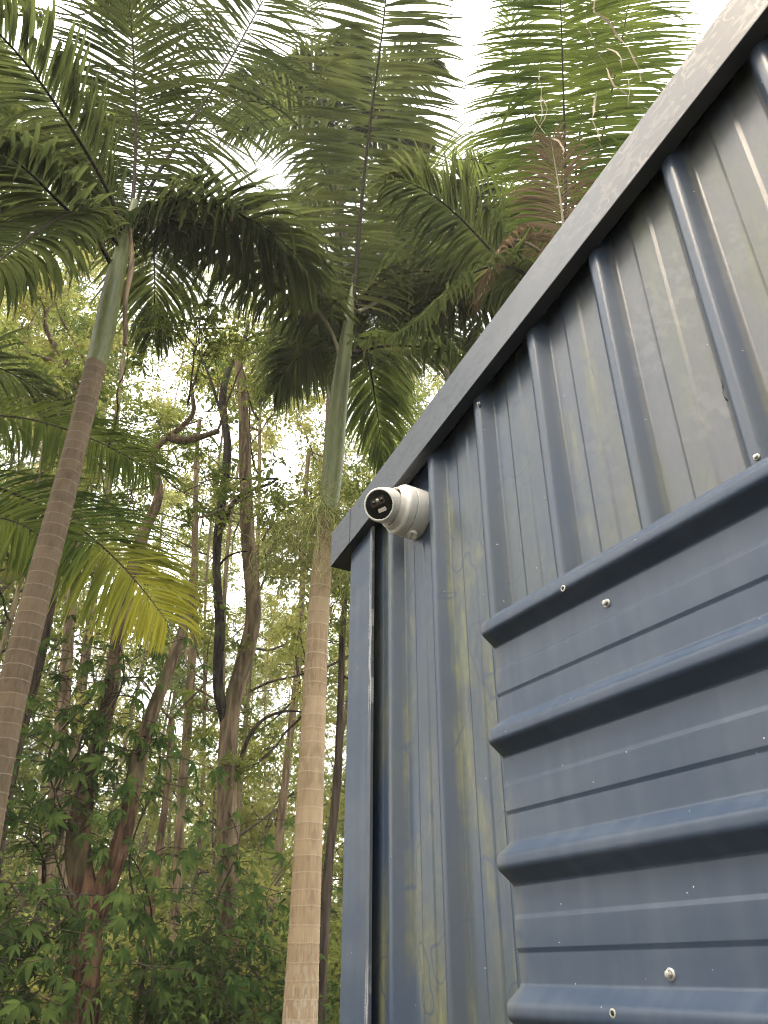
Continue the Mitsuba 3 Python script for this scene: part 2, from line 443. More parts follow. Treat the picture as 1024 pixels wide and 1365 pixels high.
for sgn in (-1, 1):
    xo = X_LEFT - 0.06 if sgn < 0 else X_RIGHT + 0.06
    pr = rib_profile(-0.04, int((DEPTH + .1) / PITCHM) + 1)
    zz = lambda x: ROOF(X_RIDGE) - SLOPE * np.abs(x - X_RIDGE) + 0.085
    m = sheet_strip(pr[:, 0], pr[:, 1], lambda a: np.full_like(a, min(xo, X_RIDGE)), lambda a: np.full_like(a, max(xo, X_RIDGE)), lambda a, h, w: np.stack([w, a, zz(w) + h], -1))
    part('roof_sheet', m, 'm_steel_plain', shed, smooth=35)
# corner trim: folded angle with a worn hemmed lip
xl, xr = -1.912 * D, -1.772 * D
yf = -0.030
trim = [(xl, yf), (xr - .012, yf), (xr - .012, yf + .0015), (xl + .0015, yf + .0015), (xl + .0015, .12), (xl, .12)]
corner = part('corner_trim', prism(trim, 'z', 0.02, ROOF(xl) + 0.02), 'm_steel_plain', shed, smooth=False)
part('hem', prism([(xr - .0118, yf - .002), (xr, yf - .0005), (xr, yf + .006), (xr - .002, yf + .006), (xr - .0035, yf + .0008), (xr - .0118, yf + .0005)], 'z', 0.02, ROOF(xr) + .02), 'm_worn_edge', corner, smooth=False)
# barge capping: front face, bottom lip returning to the wall, top flange over the roof
YB, YL, HB = -0.063 * D, -0.028 * D, 0.1235 * D
XB = -1.995 * D


def barge(x0, x1, sec, extra_lo=0.0):
    """Section (y, dz above the underside line) swept along the slope between vertical cuts."""
    sec = np.array(sec)
    v = np.vstack([np.stack([np.full(len(sec), x), sec[:, 0], ROOF(x) + sec[:, 1]], 1) for x in (x0, x1)])
    n = len(sec)
    tri = trimesh.creation.triangulate_polygon(__import__('shapely.geometry', fromlist=['Polygon']).Polygon(sec), engine='earcut')
    f2 = []
    for a in range(n):
        b = (a + 1) % n
        f2 += [[a, b, b + n], [a, b + n, a + n]]
    tv = np.array(tri[0]); tf = np.array(tri[1])
    idx = np.array([np.argmin(((sec - p) ** 2).sum(1)) for p in tv])
    caps = idx[tf]
    m = trimesh.Trimesh(v, np.vstack([f2, caps, caps[:, ::-1] + n]), process=False)
    m.fix_normals()
    return np.array(m.vertices), np.array(m.faces)


c_ = 0.003
sec = [(YB + c_, 0), (YL, 0), (YL, 0.012), (YL - .0012, 0.012), (YL - .0012, .0012), (YB + .0012 + c_, .0012), (YB + .0012, .0012 + c_), (YB + .0012, HB - .0012), (.10, HB - .0012), (.10, HB), (YB + c_, HB), (YB + .0008, HB - .001), (YB, HB - c_), (YB, c_), (YB + .0008, .001)]
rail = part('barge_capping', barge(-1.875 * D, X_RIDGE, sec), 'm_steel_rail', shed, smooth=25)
sec2 = [(YB + c_ - .0015, 0), (.012, 0), (.012, .0012), (YB + .0012 + c_, .0012), (YB + .0005, .0012 + c_), (YB, HB), (.10, HB), (.10, HB + .0012), (YB - .0015 + c_, HB + .0012), (YB - .0007, HB), (YB - .0015, HB - c_), (YB - .0015, c_), (YB - .0007, .001)]
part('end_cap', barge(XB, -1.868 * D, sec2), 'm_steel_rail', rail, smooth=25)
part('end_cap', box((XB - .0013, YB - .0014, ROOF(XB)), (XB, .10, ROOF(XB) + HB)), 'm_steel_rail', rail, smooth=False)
sec3 = [(YB, 0.0), (YB + .0012, 0.0), (YB + .0012, HB), (YB, HB)]
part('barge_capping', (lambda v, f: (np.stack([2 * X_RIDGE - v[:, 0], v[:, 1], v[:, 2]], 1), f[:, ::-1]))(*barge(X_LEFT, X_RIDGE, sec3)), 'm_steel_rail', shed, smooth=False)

# overlay: two sheets with level ribs, fixed over the uprights
YO = -0.045 * D
XO0, XO1 = -1.215 * D, 1.1
ztop = 0.6505 * D + 1.55                # upper foot of the top rib


def overlay(zhi, n, name, sink=0.0, last=False):
    pr = rib_profile(0, n)
    uu = np.concatenate([pr[:, 0]])
    hh = pr[:, 1]
    # u grows upwards: the top rib ends the sheet
    zlo = zhi - n * PITCHM
    uu = uu + zlo
    if last:
        uu = np.concatenate([[zlo - .0], uu]); hh = np.concatenate([[0], hh])
    else:
        uu = np.concatenate([[zlo + .0005], uu]); hh = np.concatenate([[0], hh])
    order = np.arange(len(uu))[::-1]
    return part(name, sheet_strip(uu[order], hh[order], lambda a: np.full_like(a, XO0 + 0.0), lambda a: np.full_like(a, XO1),
                lambda a, h, w: np.stack([w, YO + sink - h, a], -1)), 'm_steel_plain', shed, smooth=35)


ov1 = overlay(ztop, 4, 'overlay_sheet')
ov2 = overlay(ztop - 4 * PITCHM, 3, 'overlay_sheet', last=True)


def on_plane(px, py, y):
    d = ray(px, py)
    return EYE + d * (y - EYE[1]) / d[1]


def screw(px, py, y, parent, s=1.0):
    p = on_plane(px, py, y - .002)
    p[1] = y
    o = lathe([(0.0001, .0), (.0072 * s, .0), (.0072 * s, .0012), (.006 * s, .0022), (.0044 * s, .0024)], p, [0, -1, 0], 24)
    h = trimesh.creation.cylinder(radius=.0042 * s, height=.005 * s, sections=6)
    v = np.array(h.vertices)
    v = np.stack([v[:, 0], v[:, 2], v[:, 1]], 1) + p + [0, -.0045 * s, 0]
    dome = lathe([(.0042 * s, .007 * s), (.0025 * s, .0078 * s), (.00005, .008 * s)], p, [0, -1, 0], 12)
    part('screw', join([o, (v, np.array(h.faces)[:, ::-1]), dome]), 'm_screw', parent, smooth=20)


screw(808, 804, YO, ov1)
screw(893, 1299, YO, ov1)


def hole(px, py, y, parent):
    p = on_plane(px, py, y - .001)
    part('rivet', lathe([(.0055, 0.0), (.0052, .0008), (.0034, .0012), (.0030, .0006)], np.array([p[0], y + .0004, p[2]]), [0, -1, 0], 20), 'm_screw', parent, smooth=25)
    part('rivet_hole', lathe([(.0031, .0), (.00005, .0003)], np.array([p[0], y - .0003, p[2]]), [0, -1, 0], 20), 'm_hole', parent, smooth=False)


hole(750, 784, YO - RIB_H, ov1)
hole(816, 1351, YO - RIB_H, ov1)
w1 = f'{shed}__wall_sheet_001'
for px, py in ((638, 538), (1008, 609)):
    screw(px, py, -RIB_H, w1 if w1 in scene else f'{shed}__wall_sheet', .7)

# ------------------------------------------------------------------ security camera on the wall
sc = thing('security_camera', 'round off-white turret security camera with black lens window under the barge', 'security camera')
bc = on_plane(559, 687, 0.0)
ax = np.array([0, -1.0, 0])
W = bc + ax * 0.002
part('mount_base', lathe([(.0001, 0), (.0615, 0), (.0622, .002), (.0622, .0365), (.0612, .0378), (.0001, .0378)], W, ax, 96), 'm_cam_white', sc, smooth=25)
part('seam', lathe([(.0606, .0374), (.0606, .0396)], W, ax, 96), 'm_cam_seam', sc, smooth=25)
part('housing', lathe([(.0001, .0392), (.0612, .0392), (.0622, .0405), (.0622, .054), (.0615, .057), (.0602, .060), (.0575, .0625), (.0560, .0632), (.0545, .0645), (.0525, .0685), (.0510, .074), (.0502, .0765), (.0490, .0775), (.0480, .0765), (.0476, .072), (.0474, .055)], W, ax, 96), 'm_cam_white', sc, smooth=30)
# screw plug at the bottom of the base
pl = W + ax * .022 + nz([.12, 0, -1]) * .0612
plug = part('screw_plug', lathe([(.0125, 0), (.0125, .0080), (.0115, .0092), (.0001, .0093)], pl, nz([.12, -.5, -1]), 32), 'm_cam_white', sc, smooth=30)
pd = nz([.12, -.5, -1])
pa = nz(np.cross(pd, [0.3, 1, 0]))
pb = np.cross(pd, pa)
mb = trimesh.creation.box(extents=[.0205, .0016, .0008])
part('slot', (np.array(mb.vertices) @ np.stack([pa, pb, pd]) + pl + pd * .0095, np.array(mb.faces)), 'm_cam_seam', plug, smooth=False)
# the eye ball, turned towards the yard
eye_dir = nz(-0.90 * FW - 0.43 * RT + 0.05 * UP)
part('recess', lathe([(.0473, .062), (.0001, .0615)], W, ax, 48), 'm_cam_seam', sc, smooth=False)
ball = W + ax * 0.0905
prof = [(.0435 * math.cos(a), .0435 * math.sin(a)) for a in np.linspace(-PI / 2 + .02, 0.25, 20)]
prof += [(.0425, .018), (.0415, .030), (.0405, .0375), (.0385, .0405), (.0362, .0415), (.0352, .0408), (.0348, .0385), (.0001, .0385)]
eye = part('eyeball', lathe(prof, ball, eye_dir, 96), 'm_cam_white', sc, smooth=30)
win = part('lens_window', lathe([(.0346, .0386), (.0344, .0396), (.033, .0402), (.0001, .0404)], ball, eye_dir, 64), 'm_cam_black', eye, smooth=30)
ea = nz(np.cross([0, 0, 1.0], eye_dir)); eb = np.cross(eye_dir, ea)
rollc = math.radians(8)
ea, eb = ea * math.cos(rollc) + eb * math.sin(rollc), eb * math.cos(rollc) - ea * math.sin(rollc)


def on_eye(mesh_v, a, b, h):
    return mesh_v @ np.stack([ea, eb, eye_dir]) + ball + ea * a + eb * b + eye_dir * h


def rbox(w, hgt, d, r=.0015):
    from shapely.geometry import box as sbox
    m = trimesh.creation.extrude_polygon(sbox(-w / 2 + r, -hgt / 2 + r, w / 2 - r, hgt / 2 - r).buffer(r, 4), d, engine='earcut')
    return np.array(m.vertices), np.array(m.faces)


v, f = rbox(.036, .019, .0008)
part('lens_panel', (on_eye(v, 0, .0085, .0403), f), 'm_cam_lens', win, smooth=20)
for a_ in (-.0105, 0.0, .0105):
    part('lens', lathe([(.0001, 0.0022), (.002, .002), (.0032, .0013), (.0040, .0004), (.0046, .0)], on_eye(np.zeros((1, 3)), a_, .0085 + (.002 if a_ == 0 else 0), .0411)[0], eye_dir, 24), 'm_cam_black' if a_ else 'm_cam_led', win, smooth=40)
v, f = rbox(.021, .0095, .0008)
part('lamp', (on_eye(v, .004, -.0145, .0403), f), 'm_cam_led', win, smooth=20)
v, f = rbox(.052, .004, .0012)
part('divider', (on_eye(v, 0, -.0045, .0403), f), 'm_cam_black', win, smooth=20)

# scraps caught on the wall
bug = on_plane(990, 471, -.003)
pts = spline(np.array([[-.010, 0, .004], [-.006, -.002, .005], [0, -.003, .001], [.006, -.002, -.004], [.010, 0, -.006]]), 14) + bug
tag(part('dry_scrap', join([tube(pts, [.0006, .0016, .0018, .0015, .0012, .0016, .0019, .0018, .0015, .001, .0012, .0014, .0009, .0004], 7, wob=.4, freq=300), tube(spline(np.array([[0, -.002, 0], [.002, -.004, -.006], [.005, -.003, -.012]]) + bug, 6), .0004, 4)]), 'm_hole', smooth=60), 'black curled scrap stuck to the right side of a rib', 'plant debris')
bug = on_plane(966, 520, -.004)
pts = spline(np.array([[0, 0, .02], [.001, -.003, .005], [-.001, -.004, -.01], [.001, 0, -.022]]), 12) + bug
tag(part('dry_scrap', join([tube(pts, [.0004, .0009, .0005, .0006, .001, .0006, .0005, .0004, .0004, .0004, .0012, .0006], 5)]), 'm_hole', smooth=60), 'thin black thread of debris hanging along a rib foot', 'plant debris')


# ------------------------------------------------------------------ leaves
def blades(base, d0, nrm, L, Wd, droop, ns=6, fold=0.25, curl=0.0):
    """Strap leaflets, vectorised over n: returns vertices (n, (ns+1)*3, 3), the faces of one, and its uv."""
    n = len(base)
    s = np.linspace(0, 1, ns + 1)
    w = np.array([0.35 + 0.65 * min(1, x / .22) if x < .22 else 1 - ((x - .22) / .78) ** 2.2 for x in s])
    w[-1] = 0.02
    p = np.zeros((n, ns + 1, 3)); p[:, 0] = base
    d = nz(d0).copy()
    dirs = np.zeros((n, ns + 1, 3)); dirs[:, 0] = d
    g = np.array([0, 0, -1.0])
    droop = np.broadcast_to(droop, (n,))
    for k in range(ns):
        d = nz(d + g * (droop * (0.25 + 1.5 * s[k]) / ns)[:, None] )
        dirs[:, k + 1] = d
        p[:, k + 1] = p[:, k] + d * (L / ns)[:, None]
    side = nz(np.cross(dirs, nrm[:, None]))
    up = np.cross(side, dirs)
    hw = (Wd[:, None] * w[None] / 2)[..., None]
    v = np.stack([p - side * hw + up * hw * fold, p - up * hw * fold * .3, p + side * hw + up * hw * fold], 2).reshape(n, -1, 3)
    f = []
    for k in range(ns):
        a = k * 3
        f += [[a, a + 1, a + 4], [a, a + 4, a + 3], [a + 1, a + 2, a + 5], [a + 1, a + 5, a + 4]]
    uv = np.array([[x, s_] for s_ in s for x in (0, .5, 1)])
    return v, np.array(f), uv


def frond_geo(ctrl, L, pairs, droop=0.9, adaxial=(0, 0, 1), bare=0.12, width=0.034, lift=0.1, spread=(1.25, 0.45), r0=0.02, droop_var=0.3, dead=0.0, profile=None):
    """ctrl: world points of the rachis from base to tip. Returns (rachis mesh, leaflets (v, f, uv))."""
    p = spline(ctrl, 60)
    seg = np.concatenate([[0], np.cumsum(np.linalg.norm(np.diff(p, axis=0), axis=1))])
    rach = tube(spline(ctrl, 24), np.linspace(r0, 0.0025, 24) , 6)
    u = bare + (1 - bare) * (np.linspace(0, 1, pairs) ** 0.96)
    base, d0, nn, LL, ww, dd, xx = [], [], [], [], [], [], []
    fp = interp1d(seg / seg[-1], p, axis=0)
    ad = np.asarray(adaxial, float)
    for k, uk in enumerate(u):
        for sgn in (-1, 1):
            if R() < .03:
                continue
            ukk = min(1.0, max(0, uk + rng.normal() * 0.003 + (0.004 if sgn > 0 else 0)))
            b = fp(ukk)
            t = nz(fp(min(1, ukk + .01)) - fp(max(0, ukk - .01)))
            n = nz(ad - t * (ad @ t))
            s = np.cross(t, n) * sgn
            x = max(0.0, (ukk - bare) / (1 - bare))
            phi = spread[0] + (spread[1] - spread[0]) * x ** 1.4 + rng.normal() * 0.05
            dvec = s * math.sin(phi) + t * math.cos(phi) + n * (lift + rng.normal() * 0.07)
            lp = (0.55 + 0.9 * x) if x < .5 else 1.0 - 0.62 * ((x - .5) / .5) ** 1.6
            lp = min(lp, 1.0)
            xx.append(min(9, int(x * 10))); base.append(b); d0.append(dvec); nn.append(n)
            LL.append(1.5 * L * lp * R(.9, 1.07)); ww.append(1.0 * width * (0.80 + .35 * lp) * R(.85, 1.12)); dd.append(droop * (1 + rng.normal() * droop_var) + (R(1.5, 4) if R() < .06 else 0)); nn[-1] = nz(n + rng.normal(size=3) * .22)
    v, f, uv = blades(np.array(base), np.array(d0), np.array(nn), np.array(LL), np.array(ww), np.maximum(np.array(dd), 0))
    uvs = np.repeat(uv[None], len(v), 0) * [.9, 1]
    uvs[..., 0] += .05 + np.array(xx)[:, None]
    return rach, (v, f, uvs)


def seen(v):
    """Extent in pixels of each leaflet inside the picture, 0 when out of it or behind the shed."""
    q = pix(v.reshape(-1, 3)).reshape(v.shape[0], v.shape[1], 3)
    ok = (q[..., 2] > .1) & (q[..., 0] > 0) & (q[..., 0] < 1024) & (q[..., 1] > 0) & (q[..., 1] < 1365)
    rail_y = 738 - (q[..., 0] - 440) * 1.36
    ok &= ~((q[..., 0] > 440) & (q[..., 1] > rail_y))
    x = np.where(ok, q[..., 0], np.nan); y = np.where(ok, q[..., 1], np.nan)
    with np.errstate(all='ignore'):
        import warnings
        with warnings.catch_warnings():
            warnings.simplefilter('ignore')
            e = np.hypot(np.nanmax(x, 1) - np.nanmin(x, 1), np.nanmax(y, 1) - np.nanmin(y, 1))
    return np.nan_to_num(e)


def add_fronds(palm, specs, limit=300):
    """specs: dicts with ctrl, material and frond_geo arguments. The leaflets that show largest become parts, the rest one mass."""
    made = []
    for s in specs:
        s = dict(s)
        mat, rm, lab = s.pop('mat', 'm_palm_leaf'), s.pop('rmat', 'm_rachis'), s.pop('label', None)
        s['pairs'] = int(s['pairs'] * 1.85)
        rach, (v, f, uv) = frond_geo(**s)
        fk = part('frond', rach, rm, palm, smooth=60, label=lab)
        made.append((fk, mat, v, f, uv, seen(v)))
    allsz = np.sort(np.concatenate([m[5] for m in made]))[::-1]
    thr = max(10.0, allsz[min(limit, len(allsz) - 1)])
    rest = {}
    for fk, mat, v, f, uv, sz in made:
        for a in range(len(v)):
            if sz[a] > thr:
                part('leaflet', (v[a], f), mat, fk, smooth=True, uv=uv[a])
            else:
                rest.setdefault(mat, []).append((v[a], f, uv[a]))
    for mat, ms in rest.items():
        vf = join([(a, b) for a, b, _ in ms])
        part({'m_palm_dead': 'dry_foliage', 'm_palm_bright': 'bright_foliage', 'm_palm_lit': 'lit_tint_foliage', 'm_palm_yellow': 'yellow_foliage'}.get(mat, 'foliage'), vf, mat, palm, smooth=True, uv=np.vstack([c for _, _, c in ms]), kind='stuff')  # the bright and lit leaf copies carry light in their colour


def palm_trunk(palm, pts, rad, gaps, mat, sides=28):
    """Trunk with leaf-scar rings: a ridge at each scar; uv.y counts the scars."""
    p = spline(pts, 400)
    s = np.concatenate([[0], np.cumsum(np.linalg.norm(np.diff(p, axis=0), axis=1))])
    h, scars = 0.0, [0.0]
    while h < s[-1]:
        h += (gaps[0] + (gaps[1] - gaps[0]) * h / s[-1]) * R(.85, 1.15)
        scars.append(h)
    scars = np.array(scars)
    ring = np.interp(s, scars, np.arange(len(scars)))
    fr = ring - np.floor(ring)
    rr = np.interp(np.linspace(0, 1, 400), np.linspace(0, 1, len(rad)), rad) * (1 + 0.03 * np.exp(-(fr / .08) ** 2) - 0.018 * np.exp(-((fr - .9) / .08) ** 2))
    v, f = tube(p, rr, sides, cap=False, wob=.03, freq=3)
    uv = np.stack([np.tile(np.abs(np.linspace(-1, 1, sides, endpoint=False)), 400), np.repeat(ring, sides)], 1)
    return part('trunk', (v, f), mat, palm, smooth=True, uv=uv)


def crownshaft(palm, pts, rad, sides=24):
    p = spline(pts, 40)
    rr = np.interp(np.linspace(0, 1, 40), np.linspace(0, 1, len(rad)), rad)
    v, f = tube(p, rr, sides, cap=False, wob=.03, freq=4)
    uv = np.stack([np.tile(np.abs(np.linspace(-1, 1, sides, endpoint=False)), 40), np.repeat(np.linspace(0, 6, 40), sides)], 1)
    return part('crownshaft', (v, f), 'm_crownshaft', palm, smooth=True, uv=uv)


def A(*c):
    return np.array([at(*x) for x in c])


def arcs(crown, n, length, g, a0=(15, 55), a1=(95, 140), az=(0, 360), **kw):
    """Further fronds of a crown: each leaves it at a0 degrees from upright and bends over to a1."""
    out = []
    for k in range(n):
        th = math.radians(az[0] + (az[1] - az[0]) * (k + g.uniform(.1, .9)) / n)
        b0, b1, L_ = math.radians(g.uniform(*a0)), math.radians(g.uniform(*a1)), length * g.uniform(.8, 1.15)
        p = [np.array(crown, float)]
        for q in range(6):
            b = b0 + (b1 - b0) * (q / 5) ** 1.2
            p.append(p[-1] + np.array([math.cos(th) * math.sin(b), math.sin(th) * math.sin(b), math.cos(b)]) * L_ / 6)
        out.append(dict(ctrl=np.array(p), **{**dict(L=.6, pairs=40, droop=g.uniform(1.2, 2.0), bare=.12, width=.04), **kw}))
    return out


# --- middle palm
RM = 6.0
pm = thing('palm_tree', 'palm with pale ringed trunk and green crownshaft standing just left of the shed corner', 'palm tree')
palm_trunk(pm, np.vstack([at(400, 1365, RM) * [1, 1, 0] + [0.02, 0, -.05], at(400, 1365, RM), A((414, 1050, RM), (429, 760, RM), (436, 690, RM))]), [.155, .122, .112, .104, .098, .092, .088, .084], (.085, .14), 'm_trunk_pale')
crownshaft(pm, A((436, 692, RM), (441, 650, RM), (449, 560, RM), (458, 480, RM), (466, 420, RM), (473, 370, RM)), [.084, .098, .096, .088, .075, .05, .03])
mid = [
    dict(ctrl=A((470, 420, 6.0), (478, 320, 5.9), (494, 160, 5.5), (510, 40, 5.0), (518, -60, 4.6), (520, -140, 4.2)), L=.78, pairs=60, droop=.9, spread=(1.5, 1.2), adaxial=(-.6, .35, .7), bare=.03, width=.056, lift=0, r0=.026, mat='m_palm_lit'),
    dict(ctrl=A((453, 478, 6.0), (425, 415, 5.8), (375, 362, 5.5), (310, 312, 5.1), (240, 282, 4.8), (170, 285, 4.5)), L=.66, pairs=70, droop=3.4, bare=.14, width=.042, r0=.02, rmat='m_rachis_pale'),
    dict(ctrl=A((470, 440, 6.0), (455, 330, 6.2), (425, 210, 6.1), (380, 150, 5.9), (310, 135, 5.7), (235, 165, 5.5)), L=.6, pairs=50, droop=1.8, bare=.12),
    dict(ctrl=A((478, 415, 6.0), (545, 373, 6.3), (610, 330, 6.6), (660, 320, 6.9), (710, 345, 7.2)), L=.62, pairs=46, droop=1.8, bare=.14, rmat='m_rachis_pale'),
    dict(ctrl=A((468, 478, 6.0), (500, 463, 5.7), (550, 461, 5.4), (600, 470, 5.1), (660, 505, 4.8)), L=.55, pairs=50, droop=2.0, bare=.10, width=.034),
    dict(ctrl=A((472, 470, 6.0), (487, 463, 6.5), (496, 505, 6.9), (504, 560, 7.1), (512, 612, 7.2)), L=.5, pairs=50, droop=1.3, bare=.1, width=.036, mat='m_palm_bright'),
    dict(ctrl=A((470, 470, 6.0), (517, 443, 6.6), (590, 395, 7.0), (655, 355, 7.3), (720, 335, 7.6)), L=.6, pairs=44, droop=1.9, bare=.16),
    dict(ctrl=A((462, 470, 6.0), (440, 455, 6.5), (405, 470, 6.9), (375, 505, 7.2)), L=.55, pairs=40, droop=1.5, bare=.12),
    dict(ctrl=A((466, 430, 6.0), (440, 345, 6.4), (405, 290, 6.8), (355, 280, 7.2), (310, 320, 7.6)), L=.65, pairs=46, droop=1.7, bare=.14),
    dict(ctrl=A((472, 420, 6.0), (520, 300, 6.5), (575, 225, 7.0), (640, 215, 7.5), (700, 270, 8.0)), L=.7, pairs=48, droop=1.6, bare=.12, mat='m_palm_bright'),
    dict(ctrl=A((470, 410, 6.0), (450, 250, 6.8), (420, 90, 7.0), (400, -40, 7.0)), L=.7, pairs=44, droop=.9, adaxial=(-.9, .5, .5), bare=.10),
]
add_fronds(pm, mid + arcs(at(470, 415, RM), 5, 2.5, np.random.default_rng(3), az=(75, 205)))


def sprays(parent, name, origin, n, length, mat, down=1.0, r=.0035, spread=1.0, seed=3, twigs=5):
    g = np.random.default_rng(seed)
    ms = []
    for a in range(n):
        th = g.uniform(0, 2 * PI)
        d = nz(np.array([math.cos(th) * spread, math.sin(th) * spread, g.uniform(-.9, .25)]))
        p = [origin]
        for k in range(7):
            d = nz(d + np.array([0, 0, -.22 * down]) + g.normal(size=3) * .16)
            p.append(p[-1] + d * length / 7 * g.uniform(.7, 1.2))
        p = np.array(p)
        ms.append(tube(p, np.linspace(r, r * .35, 8), 4, cap=False))
        for k in range(twigs):
            b = p[g.integers(1, 7)]
            dd = nz(g.normal(size=3) + [0, 0, -.4])
            pp = [b]
            for _ in range(4):
                dd = nz(dd + g.normal(size=3) * .25 + [0, 0, -.15 * down])
                pp.append(pp[-1] + dd * length * .10)
            ms.append(tube(np.array(pp), np.linspace(r * .55, r * .3, 5), 3, cap=False))
    return part(name, join(ms), mat, parent, smooth=True)


sprays(pm, 'flower_spray', at(434, 680, RM - .05), 60, .95, 'm_flower_straw', spread=1.6, twigs=12, r=.005)

# --- left palm
RL = 4.6
pl_ = thing('palm_tree', 'palm with dark brown ringed trunk at the left edge, crown heavy with drooping fronds', 'palm tree')
b0 = at(-20, 1100, RL)
palm_trunk(pl_, np.vstack([b0 * [1, 1, 0] + [0, 0, -.05], b0, A((8, 960, RL), (62, 745, RL), (102, 590, RL), (128, 485, RL))]), [.13, .10, .092, .086, .082, .078, .072, .07], (.09, .075), 'm_trunk_brown')
crownshaft(pl_, A((128, 487, RL), (137, 450, RL), (148, 395, RL), (160, 345, RL), (172, 300, RL), (180, 268, RL)), [.07, .076, .076, .068, .054, .042, .03])
c0 = (170, 315)
left = [
    dict(ctrl=A((165, 320, 4.6), (138, 243, 4.6), (88, 160, 4.5), (35, 85, 4.3), (-30, 20, 4.1), (-90, 10, 3.9)), L=.62, pairs=54, droop=1.6, bare=.1),
    dict(ctrl=A((172, 300, 4.6), (180, 220, 4.7), (180, 120, 4.6), (174, 20, 4.4), (165, -60, 4.2)), L=.66, pairs=50, droop=.9, adaxial=(-1, .3, .5), bare=.08),
    dict(ctrl=A((178, 300, 4.6), (214, 226, 4.8), (270, 140, 4.9), (318, 60, 4.9), (362, -20, 4.8), (400, -80, 4.7)), L=.8, pairs=62, droop=1.1, adaxial=(-.8, .1, .7), bare=.1, width=.04),
    dict(ctrl=A((147, 350, 4.6), (118, 308, 4.4), (75, 265, 4.2), (30, 222, 4.0), (-30, 205, 3.8)), L=.55, pairs=50, droop=2.2, bare=.12),
    dict(ctrl=A((160, 330, 4.6), (110, 285, 4.2), (60, 302, 3.9), (10, 338, 3.6), (-40, 390, 3.4)), L=.5, pairs=52, droop=1.6, bare=.14),
    dict(ctrl=A((168, 320, 4.6), (120, 255, 5.0), (60, 240, 5.3), (0, 260, 5.6), (-50, 300, 5.8)), L=.6, pairs=46, droop=1.8, bare=.12),
    dict(ctrl=A((172, 300, 4.6), (205, 180, 5.2), (230, 80, 5.4), (262, -10, 5.3), (300, -80, 5.1)), L=.7, pairs=48, droop=1.0, adaxial=(-.9, .2, .6), bare=.1),
    dict(ctrl=A((165, 310, 4.6), (140, 250, 5.2), (110, 200, 5.6), (70, 190, 6.0), (20, 210, 6.3)), L=.6, pairs=42, droop=1.7, bare=.12),
]
add_fronds(pl_, left + arcs(at(176, 290, RL), 3, 2.4, np.random.default_rng(4), az=(60, 170)))
st = A((172, 285, 4.55), (175, 330, 4.48), (174, 365, 4.45), (168, 395, 4.44), (167, 425, 4.44), (167, 460, 4.44))
part('dead_stalk', tube(spline(st, 30), np.interp(np.linspace(0, 1, 30), [0, .5, .8, 1], [.012, .02, .016, .018]), 10, wob=.15), 'm_bark_red', pl_, smooth=True)

# --- right palm behind the shed
RR = 5.6
pr_ = thing('palm_tree', 'palm behind the shed roof with green fronds coloured as if backlit and hanging dead strands', 'palm tree')
cr = at(742, 395, RR)
palm_trunk(pr_, np.array([[cr[0], cr[1], -.05], [cr[0], cr[1], cr[2] * .5], [cr[0], cr[1], cr[2] - .9]]), [.15, .11, .1, .09], (.08, .12), 'm_trunk_brown')
crownshaft(pr_, np.array([cr - [0, 0, .91], cr - [0, 0, .5], cr, cr + [0, 0, .25]]), [.09, .095, .085, .06, .03])
right = [
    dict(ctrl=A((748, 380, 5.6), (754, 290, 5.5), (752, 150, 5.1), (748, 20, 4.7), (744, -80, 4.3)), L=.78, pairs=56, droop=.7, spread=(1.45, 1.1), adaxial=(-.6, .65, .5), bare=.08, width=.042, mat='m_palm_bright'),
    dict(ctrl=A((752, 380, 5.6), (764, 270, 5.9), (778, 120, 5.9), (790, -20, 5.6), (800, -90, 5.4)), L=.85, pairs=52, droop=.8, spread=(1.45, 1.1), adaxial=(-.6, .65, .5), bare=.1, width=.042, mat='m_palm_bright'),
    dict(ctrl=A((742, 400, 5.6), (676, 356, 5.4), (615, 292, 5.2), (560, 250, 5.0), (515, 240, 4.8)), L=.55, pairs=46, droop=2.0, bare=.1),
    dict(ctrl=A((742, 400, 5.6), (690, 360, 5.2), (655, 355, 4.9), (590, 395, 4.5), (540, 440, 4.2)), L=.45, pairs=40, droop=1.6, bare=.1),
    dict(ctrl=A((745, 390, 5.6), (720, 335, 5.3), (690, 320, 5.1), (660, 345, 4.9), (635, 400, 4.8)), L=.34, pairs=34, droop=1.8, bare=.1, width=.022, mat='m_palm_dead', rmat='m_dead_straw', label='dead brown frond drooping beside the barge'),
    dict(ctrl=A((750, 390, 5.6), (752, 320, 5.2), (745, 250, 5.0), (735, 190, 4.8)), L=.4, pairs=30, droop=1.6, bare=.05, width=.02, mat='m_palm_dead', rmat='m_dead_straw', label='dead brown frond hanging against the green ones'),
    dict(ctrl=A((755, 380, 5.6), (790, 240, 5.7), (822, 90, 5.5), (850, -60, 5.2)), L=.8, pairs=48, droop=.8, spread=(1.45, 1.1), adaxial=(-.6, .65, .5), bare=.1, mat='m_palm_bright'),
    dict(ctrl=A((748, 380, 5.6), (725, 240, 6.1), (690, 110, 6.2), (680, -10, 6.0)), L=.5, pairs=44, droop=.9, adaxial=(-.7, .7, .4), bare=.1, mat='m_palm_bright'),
]
add_fronds(pr_, right + arcs(cr, 5, 2.5, np.random.default_rng(6), az=(60, 200)))
g5 = np.random.default_rng(5)
ms = []
